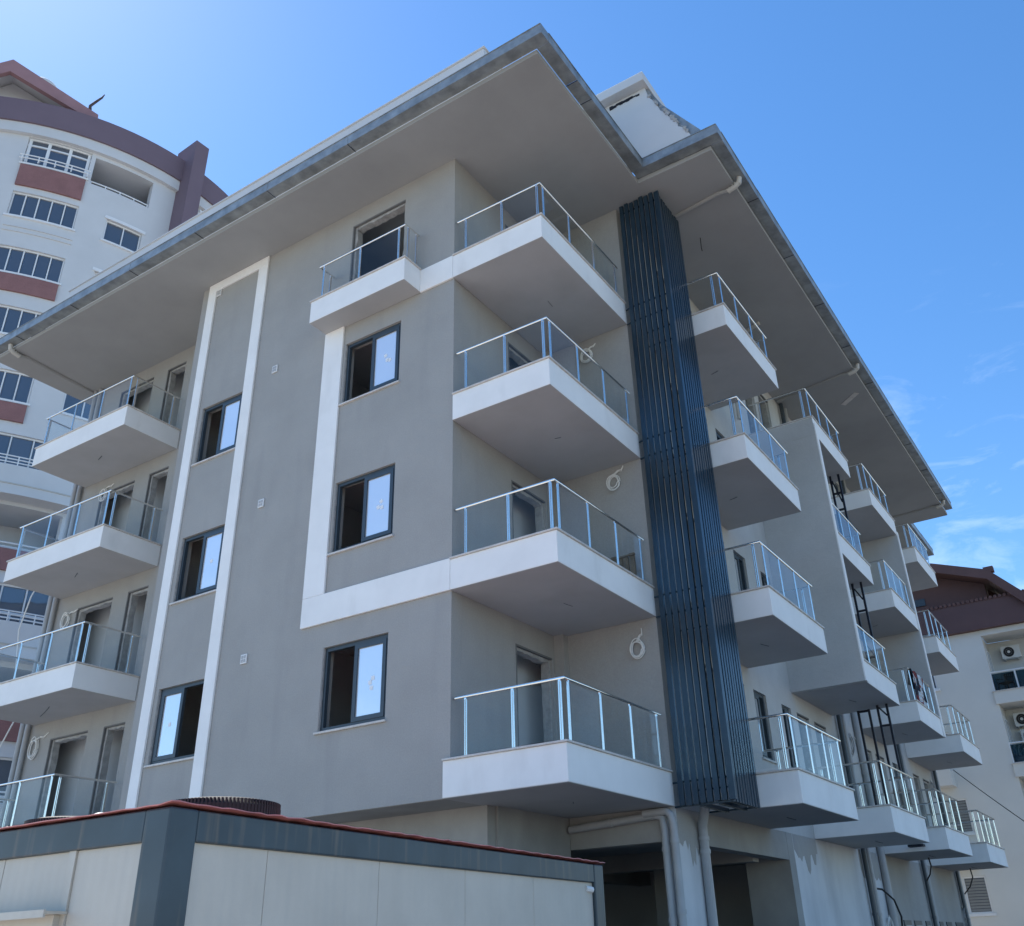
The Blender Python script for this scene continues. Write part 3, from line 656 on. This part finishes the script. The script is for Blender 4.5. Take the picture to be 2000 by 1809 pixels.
tag(o, 'black cable end hanging from under the third lowest side balcony', 'cable')
o = MB().tube([(2.6, 22.5, Z[0]), (2.62, 22.5, Z[0] - .25), (2.5, 22.45, Z[0] - .5), (2.3, 22.4, Z[0] - .7)], .018, 8).build('dangling_cable', 'black', None, smooth=True)
tag(o, 'black cable end hanging from under the farthest lowest side balcony', 'cable')
o = MB().tube([(-13.25, 1.1, 10.6), (-13.45, .9, 9.6), (-13.55, .85, 8.8), (-13.4, .95, 7.6), (-13.2, 1.05, 6.7), (-13.6, .9, 5.6), (-13.3, 1.0, 4.2)], .018, 6).build('dangling_cable', 'cable', None, smooth=True)
tag(o, 'long white cable swinging beside the left end drainpipes', 'cable')
o = MB().tube([(3.05, 5.0, SOF), (3.03, 5.05, SOF - .08), (2.98, 5.18, SOF - .12), (2.95, 5.3, SOF - .12)], .008, 6).build('dangling_cable', 'black', None, smooth=True)
tag(o, 'short black wire poking from the eaves soffit by the fin screen', 'cable')

def mast(x0, x1, y, z0, z1, label, rungs, diags):
    t = thing('steel_hoist_frame', label, 'frame', 'dark steel hoist frames by the side wall')
    t.location = (0, 0, 0)
    for x in (x0, x1): MB().bar((x, y, z0), (x, y, z1), .05).build('upright', 'steel', t)
    for z in rungs: MB().bar((x0 + .025, y, z), (x1 - .025, y, z), .045).build('rung', 'steel', t)
    for za, zb in diags: MB().bar((x0 + .03, y, za), (x1 - .03, y, zb), .035).build('brace', 'steel', t)
    return t
Y_ = 12.35
mast(2.68, 2.93, Y_, Z[0] + TH, 6.47, 'plain dark steel frame standing on a lowest side balcony, next to a braced one', [6.44, 4.3], [])
mast(3.13, 3.345, Y_ + .02, Z[0] + TH, Z[1] - .01, 'braced dark steel frame standing on a lowest side balcony under the fin-walled ones', [6.06, 4.9], [(6.48, 6.28)])
mast(3.13, 3.345, Y_ + .02, Z[1] + TH, Z[2] - .01, 'dark steel frame standing in the lower fin-walled balcony', [8.82, 7.66], [(9.4, 9.1), (8.0, 7.7)])
mast(3.13, 3.345, Y_ + .02, Z[2] + TH, Z[3] - .01, 'dark steel frame standing in the upper fin-walled balcony', [12.02, 11.55, 10.5], [(12.4, 11.75)])
o = MB()
for a, c in (((2.70, 14.80), (3.0, 14.80)), ((2.70, 14.6), (3.0, 14.6)), ((2.70, 14.6), (2.70, 14.86)), ((3.0, 14.6), (3.0, 14.86))): o.bar((a[0], a[1], 3.66), (c[0], c[1], 3.66), .05)
o = o.build('steel_bracket', 'steel'); tag(o, 'square black steel bracket fixed to the side of a lowest side balcony', 'bracket')

# blanket over the rail
b = MB(); N = 14; H = 8
for i in range(N):
    for j in range(H):
        def Pq(i, j):
            s_ = i / N; h_ = j / H; w_ = .03 * math.sin(s_ * 17 + h_ * 2) + .02 * math.sin(s_ * 31)
            return (3.52 + w_ * (1 - h_ * .3) + .01, 15.18 + s_ * 1.35 - .15 * (1 - h_) * s_, 7.03 + .1 * s_ + h_ * (.90 - .1 * s_))
        b.quad(Pq(i, j), Pq(i + 1, j), Pq(i + 1, j + 1), Pq(i, j + 1))
for i in range(N):
    def Pr(i, k): s_ = i / N; return (3.53 + .03 * math.sin(s_ * 17 + 2) * .7 - .08 * k, 15.18 + s_ * 1.35, 7.93 + (.02 if k == 1 else 0) - (.35 if k == 2 else 0))
    for k in (0, 1): b.quad(Pr(i, k), Pr(i + 1, k), Pr(i + 1, k + 1), Pr(i, k + 1))
o = b.build('blanket', 'blanket', None, smooth=True); sm = o.modifiers.new('thick', 'SOLIDIFY'); sm.thickness = .012
tag(o, 'red, white and grey patched blanket hung over a side balcony rail', 'blanket')
# boards leaning in the corner loggia
t = thing('board_stack', 'weathered wooden boards leaning on the inner wall of a corner loggia', 'boards')
for i in range(4): MB().box(1.27 + i * .115, 1.37 + i * .115, 2.92 + .015 * (i % 2), 2.95 + .015 * (i % 2), Z[1] + TH, Z[1] + TH + .66 - .03 * (i % 3)).build('board', 'wood', t)
MB().box(1.25, 1.75, 2.895, 2.915, Z[1] + TH + .60, Z[1] + TH + .63).build('batten', 'wood', t)
# pale offcut stuck on the soffit
o = MB().obox((3.45, 14.17, SOF - .012), (.763, -.646, 0), (.646, .763, 0), (0, 0, 1), 0, .68, 0, .16, 0, .011).build('soffit_strip', 'stone'); o.parent = BLD

# ================================================================ site cabin in front
cu = Vector((-.9976, -.03, 0)).normalized(); cv = Vector((-.0690, .9976, 0)).normalized(); C0 = Vector((3.651, -7.344, 0)); UZ = Vector((0, 0, 1))
CAB = thing('site_cabin', 'off-white panel site cabin with blue-grey steel frame and red tin roof', 'cabin')
CW, CL, CT = 2.4, 5.65, 2.40
def cbox(name, m_, u0, u1, v0, v1, z0, z1, parent=CAB, bevel=0.0):
    return MB().obox(C0, cu, cv, UZ, u0, u1, v0, v1, z0, z1).build(name, m_, parent, bevel=bevel)
pw = .21; bh = .175
for u, v in ((0, 0), (CW - pw, 0), (0, CL - pw), (CW - pw, CL - pw)): cbox('corner_post', 'cabinsteel', u, u + pw, v, v + pw, 0.12, CT - .006, bevel=.012)
for z0, z1 in ((CT - bh, CT - .008), (.12, .3)):
    cbox('frame_beam', 'cabinsteel', pw + .002, CW - pw - .002, .006, .13, z0, z1, bevel=.008); cbox('frame_beam', 'cabinsteel', pw + .002, CW - pw - .002, CL - .13, CL - .006, z0, z1, bevel=.008)
    cbox('frame_beam', 'cabinsteel', .006, .13, pw + .002, CL - pw - .002, z0, z1, bevel=.008); cbox('frame_beam', 'cabinsteel', CW - .13, CW - .006, pw + .002, CL - pw - .002, z0, z1, bevel=.008)
# wall panels in widths
vv = [pw, .83, 1.96, 3.09, 4.22, CL - pw]
for a, b_ in zip(vv, vv[1:]):
    cbox('wall_panel', 'cabinpanel', .035, .075, a + .002, b_ - .002, .3, CT - bh, bevel=.003)
    cbox('wall_panel', 'cabinpanel', CW - .075, CW - .035, a + .002, b_ - .002, .3, CT - bh, bevel=.003)
for a, b_ in ((pw, .80), (.86, 1.5), (1.502, CW - pw)):
    cbox('wall_panel', 'cabinpanel', a + .002, b_ - .002, .035, .075, .3, CT - bh, bevel=.003)
    cbox('wall_panel', 'cabinpanel', a + .002, b_ - .002, CL - .075, CL - .035, .3, CT - bh, bevel=.003)
cbox('panel_joint', 'cabinpanel', .80, .86, .022, .07, .3, CT - bh)
cbox('window_hood', 'cabinpanel', .79, 2.0, -.11, .03, 1.89, 1.905); cbox('window_hood', 'cabinpanel', .79, 2.0, -.125, -.111, 1.872, 1.912)
cbox('window_box', 'cabinpanel', .84, 2.0, -.02, .033, 1.3, 1.888); cbox('window_pane', 'towerpane', .92, 1.92, -.035, -.021, 1.36, 1.80)
cbox('roof_core', 'cabinpanel', .14, CW - .14, .14, CL - .14, CT - .05, CT - .01)
# tin roof: crinkled thin sheet
b = MB(); nu_, nv_ = 24, 90; rr = random.Random(11)
hz = [[CT + .008 + .0025 * math.sin(j * 1.9) + rr.uniform(-.002, .0035) for j in range(nv_ + 1)] for i in range(nu_ + 1)]
def TP(i, j, d=0):
    e = .012 * rr.uniform(-.6, 1) if i in (0, nu_) or j in (0, nv_) else 0
    u = -.02 - e + (CW + .04 + 2 * e) * i / nu_; v = -.02 - e + (CL + .04) * j / nv_
    return tuple(C0 + cu * u + cv * v + UZ * (hz[i][j] + (.012 if i in (0,) else 0) - d))
ids = {}
for i in range(nu_ + 1):
    for j in range(nv_ + 1): ids[i, j] = len(b.v); b.v.append(TP(i, j))
for i in range(nu_):
    for j in range(nv_): b.f.append((ids[i, j], ids[i + 1, j], ids[i + 1, j + 1], ids[i, j + 1]))
o = b.build('roof_sheet', 'tin', CAB); sm = o.modifiers.new('thick', 'SOLIDIFY'); sm.thickness = .006; sm.offset = -1
b = MB(); b.tube([C0 + cu * .045 + cv * 5.30 + UZ * 2.17, C0 + cu * .02 + cv * 5.40 + UZ * 2.16], .03, 8); b.build('lamp_stub', 'vent', CAB)
cbox('floor_base', 'cabinsteel', .05, CW - .05, .05, CL - .05, 0, .118)

def tyre(cx, cy, cz, ro, ri, h, label):
    prof = [(ri, .03), (ri, h - .03), (ri + .02, h - .01), (ro * .80, h), (ro * .93, h - .015), (ro, h - .05), (ro, .05), (ro * .93, .015), (ro * .80, 0), (ri + .02, .01), (ri, .03)]
    t = MB().lathe(prof, (cx, cy, cz), 48).build('tyre', 'black', None, smooth=True); tag(t, label, 'tyre', 'old tyres on the cabin roof')
    n_ = 96; b = MB()
    for q in range(n_):
        a = 2 * math.pi * q / n_; c, s_ = math.cos(a), math.sin(a)
        b.obox((cx, cy, cz), (c, s_, 0), (-s_, c, 0), (0, 0, 1), ro - .004, ro + .0035, -.0085, .0085, .05, h - .05)
        b.obox((cx, cy, cz), (c, s_, 0), (-s_, c, 0), (0, 0, 1), ro * .92, ro + .001, -.007, .007, h - .05, h - .016)
    o = b.build('tread', 'black', t); tag(o, kind='stuff')
    return t
tyre(2.52, -6.03, CT + .022, .41, .22, .225, 'large worn black tyre lying on the red roof by the cabin corner')
tyre(1.55, -6.55, CT + .022, .33, .18, .15, 'smaller black tyre on the red roof with a white lid on it')
o = MB().lathe([(0.001, .035), (.04, .03), (.07, .018), (.085, 0), (.08, -.01)], (1.80, -6.50, CT + .175), 20).build('white_lid', 'vent', None, smooth=True); tag(o, 'domed white lid resting on the smaller roof tyre', 'lid')
o = MB().tube([(1.5, -6.9, CT + .05), (1.2, -6.85, CT + .13), (.9, -6.7, CT + .16), (.5, -6.6, CT + .10), (.1, -6.4, CT + .04)], .014, 8).build('hose', 'black', None, smooth=True); tag(o, 'thin black hose curling over the cabin roof by the smaller tyre', 'hose')

# ================================================================ round white tower on the left
TC = (-35.15, 10.17); TR = 10.95
TW = thing('apartment_tower', 'tall white round-fronted apartment tower with purple parapet and red panels', 'building')
def tf(u, v, d): return (TC[0] + (TR - d) * math.cos(u), TC[1] + (TR - d) * math.sin(u), v)
rows = []   # (theta0, theta1, z0, z1, panes, style)
L0, L1, S0, S1 = -.69, -.447, -.335, -.187
rows += [(L0, L1, 33.47, 35.05, 3, 'tall'), (-.43, -.185, 33.30, 34.88, 0, 'open')]
for z in (30.45, 27.45, 24.45, 21.45): rows += [(L0, L1, z, z + 1.37, 5, 'strip'), (S0, S1, z + .02, z + 1.22, 2, 'small')]
rows += [(L0, -.25, 18.6, 20.05, 6, 'strip'), (L0, -.25, 15.45, 17.1, 0, 'open'), (L0, -.23, 12.62, 14.1, 6, 'curtain'), (L0, -.23, 9.4, 11.1, 0, 'open'), (L0, -.23, 6.6, 8.1, 6, 'curtain'), (L0, -.23, 3.4, 5.1, 0, 'open')]
for z in (33.47, 30.45, 27.45, 24.45, 21.45, 18.45, 15.45, 12.45):
    rows += [(.06, .22, z, z + 1.4, 2, 'small'), (.4, .62, z, z + 1.4, 4, 'strip'), (-1.05, -.9, z, z + 1.4, 2, 'small'), (-1.5, -1.25, z, z + 1.4, 4, 'strip')]
wall('curved_wall', 'twhite', TW, tf, -math.pi, math.pi - 1e-4, 0, 35.4, [r[:4] for r in rows], .35, du=.06, smooth=True)
def arc(b, fn, u0, u1, v0, v1, d0, d1, du=.05):
    k = max(1, math.ceil((u1 - u0) / du))
    for i in range(k): fbox(b, fn, u0 + (u1 - u0) * i / k, u0 + (u1 - u0) * (i + 1) / k, v0, v1, d0, d1)
    return b
MB().lathe([(TR - .6, 35.68), (TR + .30, 35.68), (TR + .30, 37.0), (TR - .1, 37.0), (TR - .1, 36.6), (.01, 36.6)], (TC[0], TC[1], 0), 120).build('parapet', 'tpurple', TW, smooth=True)
MB().lathe([(TR - .6, 35.10), (TR + .20, 35.10), (TR + .20, 35.677), (TR - .6, 35.677)], (TC[0], TC[1], 0), 120).build('cornice', 'twhite', TW, smooth=True)
for u0, u1, z0, z1, npn, style in rows:
    du = (u1 - u0) / max(1, npn)
    if style == 'open':
        b = arc(MB(), tf, u0 - .05, u1 + .05, z0 - .3, z1 + .3, 2.2, 2.3); o = b.build('recess_wall', 'twhite', TW)
        b = arc(MB(), tf, u0 - .05, u1 + .05, z1 + .003, z1 + .1, .352, 2.2); b.build('recess_ceiling', 'twhite', o)
        b = arc(MB(), tf, u0 - .05, u1 + .05, z0 - .1, z0 - .003, .352, 2.2); b.build('recess_floor', 'twhite', o)
        b = MB()
        for zz in (.06, .22): b.tube([tf(u0 + (u1 - u0) * q / 12, z0 + zz, .12) for q in range(13)], .035, 6)
        for q in range(5): p_ = u0 + (u1 - u0) * (q + .05) / 4.1; b.tube([tf(p_, z0, .12), tf(p_, z0 + .22, .12)], .03, 6)
        b.build('railing', 'tframe', TW)
        b = arc(MB(), tf, u0 + .02, u0 + .10, z0, z0 + 1.25, 2.15, 2.198); b.build('balcony_door', 'towerpane', TW)
        continue
    b = MB(); arc(b, tf, u0, u1, z0, z0 + .07, .10, .2); arc(b, tf, u0, u1, z1 - .07, z1, .10, .2)
    for q in range(npn + 1):
        c = u0 + du * q; w_ = .0032 if style != 'tall' else .008; c = min(max(c, u0 + w_), u1 - w_)
        fbox(b, tf, c - w_ * .75, c + w_ * .75, z0 + .08, z1 - .08, .10, .2)
    if style == 'tall': arc(b, tf, u0, u1, z1 - .42, z1 - .34, .10, .2)
    o = b.build('window', 'tframe', TW)
    for q in range(npn):
        b = MB(); fbox(b, tf, u0 + du * q + .004, u0 + du * (q + 1) - .004, z0 + .06, z1 - .06, .15, .17); b.build('pane', 'towerpane', o)
    b = arc(MB(), tf, u0 - .008, u1 + .008, z0 - .09, z0 - .002, -.08, .1); b.build('sill', 'tframe', o)
    if style == 'small': b = arc(MB(), tf, u0 - .01, u1 + .01, z1 + .002, z1 + .16, -.06, .05); b.build('shutter_box', 'tframe', o)
    if style in ('tall', 'curtain'):
        b = MB()
        for zz in (.18, .36): b.tube([tf(u0 - .01 + (u1 - u0 + .02) * q / 12, z0 + zz, -.16) for q in range(13)], .03, 6)
        for q in range(5): p_ = u0 + (u1 - u0) * q / 4; b.tube([tf(p_, z0 + .0, -.16), tf(p_, z0 + .36, -.16)], .025, 6); b.tube([tf(p_, z0 + .27, -.16), tf(p_, z0 + .27, .1)], .02, 6)
        b.build('railing', 'tframe', o)
    if style == 'curtain':
        b = MB(); k_ = 60
        for q in range(k_):
            f0, f1 = q / k_, (q + 1) / k_; d0, d1 = .45 + .05 * math.sin(q * 1.7), .45 + .05 * math.sin((q + 1) * 1.7)
            b.quad(tf(u0 + (u1 - u0) * f0, z0, d0), tf(u0 + (u1 - u0) * f1, z0, d1), tf(u0 + (u1 - u0) * f1, z1, d1), tf(u0 + (u1 - u0) * f0, z1, d0))
        b.build('curtain', 'curtain', o)
for z0, z1, ua, ub in ((32.14, 33.33, L0, L1), (26.5, 27.33, L0, L1), (20.55, 21.33, L0, L1), (14.55, 15.38, L0, -.25), (8.62, 9.32, L0, -.23)):
    arc(MB(), tf, ua, ub, z0, z1, -.10, .0).build('red_panel', 'tred', TW)
for z0, z1 in ((17.25, 18.42), (11.3, 12.52), (5.3, 6.5)):
    arc(MB(), tf, -1.2, -.20, z0, z1, -.75, .1).build('curved_balcony', 'twhite', TW); arc(MB(), tf, -1.2, -.20, z0 + .38, z0 + .43, -.78, -.751).build('band', 'pipe2', TW)
    b = MB()
    for zz in (.12, .25, .38): b.tube([tf(-1.19 + .985 * q / 30, z1 + zz, -.68) for q in range(31)], .025, 6)
    for q in range(14): p_ = -1.19 + .985 * q / 13; b.tube([tf(p_, z1, -.68), tf(p_, z1 + .38, -.68)], .025, 6)
    b.build('railing', 'tframe', TW)
for zz in (29.85, 29.6, 23.85): arc(MB(), tf, L0, -.44, zz, zz + .06, -.05, .0).build('moulding', 'twhite', TW)
# purple blade pilaster
e_ = Vector((math.cos(-.045), math.sin(-.045), 0)); t_ = Vector((math.sin(.045), math.cos(.045), 0)); c_ = Vector((TC[0], TC[1], 0))
MB().obox(c_, e_, t_, UZ, TR - .5, TR + 1.0, -.38, .36, 0, 38.0).build('pilaster', 'tpurple', TW)
# gabled roof house on top
th0 = -.55; e_ = Vector((math.cos(th0), math.sin(th0), 0)); t_ = Vector((-math.sin(th0), math.cos(th0), 0)); d0 = TR - .5
gf = lambda s_, z_, q: tuple(c_ + t_ * s_ + e_ * (d0 - q) + UZ * z_)
MB().prism([(-3.17, 39.84), (.90, 37.95), (.86, 37.42), (-3.15, 39.05), (-4.9, 37.3), (-5.1, 37.9)], gf, 0, .25).build('gable_fascia', 'tfascia', TW)
MB().prism([(-3.17, 39.80), (.86, 37.92), (.86, 37.8), (-3.15, 39.6), (-5.0, 37.7), (-5.05, 37.85)], gf, .252, 6).build('gable_roof', 'twhite', TW)
MB().prism([(-3.1, 39.5), (.2, 38.0), (.2, 36.6), (-4.6, 36.6), (-4.6, 37.9)], gf, 1.2, 5.5).build('gable_wall', 'twhite', TW)
o = MB(); tk = c_ + t_ * -2.35 + e_ * (d0 - 4.2); o.lathe([(.85, -3.1), (.85, 2.6), (.8, 2.85), (.66, 3.08), (.45, 3.22), (.22, 3.3), (.01, 3.32)], (tk.x, tk.y, 39.75), 32); o = o.build('water_tank', 'cream', None, smooth=True); tag(o, 'pale round water tank behind the tower gable', 'tank')
o = MB(); q0 = c_ + t_ * .40 + e_ * (d0 - .4); o.tube([q0 + UZ * 37.9, q0 + UZ * 38.5 + t_ * .05, q0 + UZ * 38.75 + t_ * .02, q0 + UZ * 39.1 + t_ * .2, q0 + UZ * 39.5 + t_ * .42, q0 + UZ * 39.75 + t_ * .5], [.09, .085, .07, .065, .05, .025], 7); o = o.build('bent_post', 'char', None, smooth=True); tag(o, 'bent charred post sticking up from the tower gable', 'post')

# ================================================================ cream house with brown roof on the right
HY = 34.8; HS = thing('apartment_house', 'cream apartment house with brown bowed roof and glass-railed loggias', 'building')
fh = facing('-y', HY); fhb = facing('-y', HY + 1.5)
HWN = [(.20, 1.0, 5.6, 6.95), (.10, 1.0, 2.58, 3.95), (.0, .9, 11.6, 12.6), (.0, .9, 8.6, 9.7)]
wall('front_wall', 'cream', HS, fh, -9, 3.2, 0, 13.83, HWN, .25)
MB().box(3.0, 3.2, HY + .252, HY + 1.5, 0, 13.58).build('side_wall', 'cream', HS)
fs = facing('+x', 3.205)
wall('loggia_back', 'cream', HS, fhb, 3.0, 9.0, 0, 13.58, [(5.2, 7.4, z + .05, z + 2.2) for z in (11.08, 8.08, 5.08, 2.08)], .2)
MB().box(9.0, 9.3, HY, HY + 12, 0, 13.83).build('end_wall', 'cream', HS); MB().box(-9.2, -9.0, HY, HY + 12, 0, 13.83).build('end_wall', 'cream', HS)
MB().box(-9, 9, HY + 11.8, HY + 12, 0, 13.83).build('back_wall', 'cream', HS); MB().box(-9, 9, HY + 4, HY + 4.2, 0, 13.5).build('partition', 'interior', HS)
MB().box(3.203, 9.0, HY - .02, HY + 1.498, 13.585, 13.83).build('loggia_ceiling', 'cream', HS)
for z in (11.08, 8.08, 5.08, 2.08):
    o = MB().box(3.12, 9.0, HY - .12, HY + 1.498, z - .52, z).build('loggia_slab', 'cream', HS, bevel=.01)
    MB().box(3.08, 9.0, HY - .16, HY + .1, z + .001, z + .035).build('coping', 'stone', o)
    MB().tube([(3.17, HY + 1.4, z + .85), (3.17, HY, z + .85), (9, HY, z + .85)], .03, 8).build('handrail', 'tframe', o, smooth=True)
    for x in (3.18, 4.15, 5.12, 6.1, 7.1): MB().bar((x, HY, z + .036), (x, HY, z + .84), .045).build('post', 'tframe', o)
    for x in (3.18, 4.15, 5.12, 6.1): MB().box(x + .04, x + .93, HY - .006, HY + .006, z + .08, z + .78).build('glass_panel', 'tealglass', o)
    b = MB(); fbox(b, fs, HY + .5, HY + 1.3, z + .05, z + 2.0, -.004, -.0); fbox(b, fs, HY + .45, HY + .5, z + .05, z + 2.05, -.02, .0); fbox(b, fs, HY + .86, HY + .92, z + .05, z + 2.0, -.02, -.005); fbox(b, fs, HY + 1.3, HY + 1.36, z + .05, z + 2.05, -.02, 0)
    w = b.build('loggia_door', 'tframe', HS); b = MB(); fbox(b, fs, HY + .52, HY + .84, z + .1, z + 1.95, -.008, -.0045); b.build('pane', 'towerpane', w); b = MB(); fbox(b, fs, HY + .94, HY + 1.28, z + .1, z + 1.95, -.008, -.0045); b.build('pane', 'towerpane', w)
for i, (a, b_, c, d) in enumerate(HWN):
    b = MB(); fbox(b, fh, a, a + .06, c, d, .05, .12); fbox(b, fh, b_ - .06, b_, c, d, .05, .12); fbox(b, fh, a + .06, b_ - .06, c, c + .06, .05, .12); fbox(b, fh, a + .06, b_ - .06, d - .06, d, .05, .12)
    w = b.build('window', 'tframe', HS); b = MB(); fbox(b, fh, a - .08, b_ + .1, c - .1, c - .002, -.06, .1); b.build('sill', 'tframe', w)
    b = MB(); fbox(b, fh, a + .06, b_ - .06, c + .06, d - .06, .13, .15); b.build('pane', 'towerpane', w)
    if i < 2:
        for q in range(11): zz = c + .08 + q * (d - c - .16) / 11; b = MB(); fbox(b, fh, a + .07, b_ - .07, zz, zz + .085, .06, .10); b.build('slat', 'shutter', w)
MB().box(-.6, .75, HY - .9, HY - .003, 7.42, 8.05).build('bay_slab', 'cream', HS); MB().box(-.3, .95, HY - .9, HY - .003, 4.25, 4.85).build('bay_slab', 'cream', HS)
# brown roof: pent band with tile edge, set-back gable, bowed verge
MB().prism([(HY - .25, 13.84), (HY - .05, 15.2), (HY + .65, 15.25), (HY + .65, 13.84)], lambda a, b, t: (t, a, b), -7.2, 5.9).build('pent_roof', 'brown', HS)
b = MB()
for i in range(66): x = -7.1 + i * .195; b.tube([(x, HY - .12, 15.20), (x, HY + .6, 15.31)], .075, 8)
o = b.build('tile_edge', 'brown', HS); o['kind'] = 'stuff'
OUT = [(-9.2, 13.2), (-7.4, 15.08), (-6.3, 16.2), (-3.9, 17.05), (-1, 17.45), (1.96, 17.245), (4.22, 16.41), (5.41, 15.08), (6.6, 13.6)]
INN = [(x * .978 + (.02 if x < 0 else -.02), z - .42) for x, z in OUT]
b = MB()
for (p0, p1), (q0, q1) in zip(zip(OUT, OUT[1:]), zip(INN, INN[1:])): b.prism([p0, p1, q1, q0], lambda a, c, t: (a, t, c), HY - .35, HY + 12.3)
b.build('bowed_roof', 'brown', HS)
MB().box(4.05, 4.47, HY - .32, HY - .02, 16.3, 16.55).build('ridge_cap', 'brown', HS)
MB().prism([(-7.0, 13.9), (3.83, 13.9), (3.83, 16.2), (1.9, 16.85), (-1, 17.1), (-3.8, 16.7), (-6.2, 15.9), (-7.0, 15.2)], lambda a, c, t: (a, t, c), HY + .66, HY + .9).build('gable_wall', 'brown', HS)
MB().prism([(3.83, 13.9), (5.6, 13.9), (5.1, 14.9), (3.83, 16.1)], lambda a, c, t: (a, t, c), HY + 1.6, HY + 1.8).build('gable_wall', 'brown', HS)
MB().box(.5, 1.15, HY + .60, HY + .659, 15.62, 15.95).build('gable_vent', 'frame', HS)

def aircon(x, z, label):
    t = thing('air_conditioner', label, 'air conditioner', 'outdoor air conditioner units'); y = HY + 1.5
    MB().box(x, x + .78, y - .42, y - .14, z, z + .55).build('casing', 'ac', t, bevel=.015)
    b = MB(); n_ = 24; b.tube([(x + .32, y - .425, z + .28), (x + .32, y - .44, z + .28)], .22, n_); b.build('fan_guard', 'black', t)
    b = MB(); b.tube([(x + .32, y - .441, z + .28), (x + .32, y - .452, z + .28)], .06, 12); b.build('hub', 'ac', t)
    for q in range(3): MB().tube([(x + .32 + .05 * q * 1.3 * math.cos(a), y - .447, z + .28 + .05 * q * 1.3 * math.sin(a)) for a in [2 * math.pi * k / 20 for k in range(20)]], .006, 4, closed=True).build('guard_ring', 'shutter', t) if q else None
    for xx in (x + .1, x + .62): MB().bar((xx, y - .45, z - .02), (xx, y - .002, z - .02), .035).build('bracket', 'ac', t)
aircon(3.72, 12.68, 'air conditioner on the back wall of the top loggia of the cream house')
aircon(3.5, 9.75, 'upper air conditioner on the back wall of the middle loggia of the cream house')
aircon(3.62, 9.05, 'lower air conditioner on the back wall of the middle loggia of the cream house')
# plastic garden chair behind the glass
t = thing('garden_chair', 'black plastic garden chair behind the top glass railing of the cream house', 'chair'); t.location = (3.65, HY + .45, 11.082); t.rotation_euler = (0, 0, -.5)
for x in (-.22, .22):
    for y in (-.22, .22): MB().bar((x * 1.1, y * 1.1, 0), (x, y, .42), .035).build('leg', 'black', t)
    MB().bar((x * 1.15, -.24, .62), (x * 1.15, .22, .66), .05, .03).bar((x * 1.1, -.22, .42), (x * 1.15, -.24, .62), .035).build('armrest', 'black', t)
MB().box(-.24, .24, -.24, .24, .40, .435).build('seat', 'black', t)
for i in range(5): MB().bar((-.19 + i * .095, .24, .43), (-.2 + i * .1, .34, .86), .05, .018).build('back_slat', 'black', t)
MB().bar((-.24, .345, .87), (.24, .345, .87), .05, .03).build('back_rail', 'black', t)
# wire slung from the building end down to the right
p0, p1 = Vector((2.0, 27.2, 7.05)), Vector((7.6, 17.0, 1.9)); pts = []
for i in range(25): f_ = i / 24; q = p0.lerp(p1, f_); q.z -= .25 * 4 * f_ * (1 - f_) * .5; pts.append(q)
o = MB().tube(pts, .014, 5).build('overhead_wire', 'black'); tag(o, 'thin dark wire slung down past the cream house wall', 'wire')
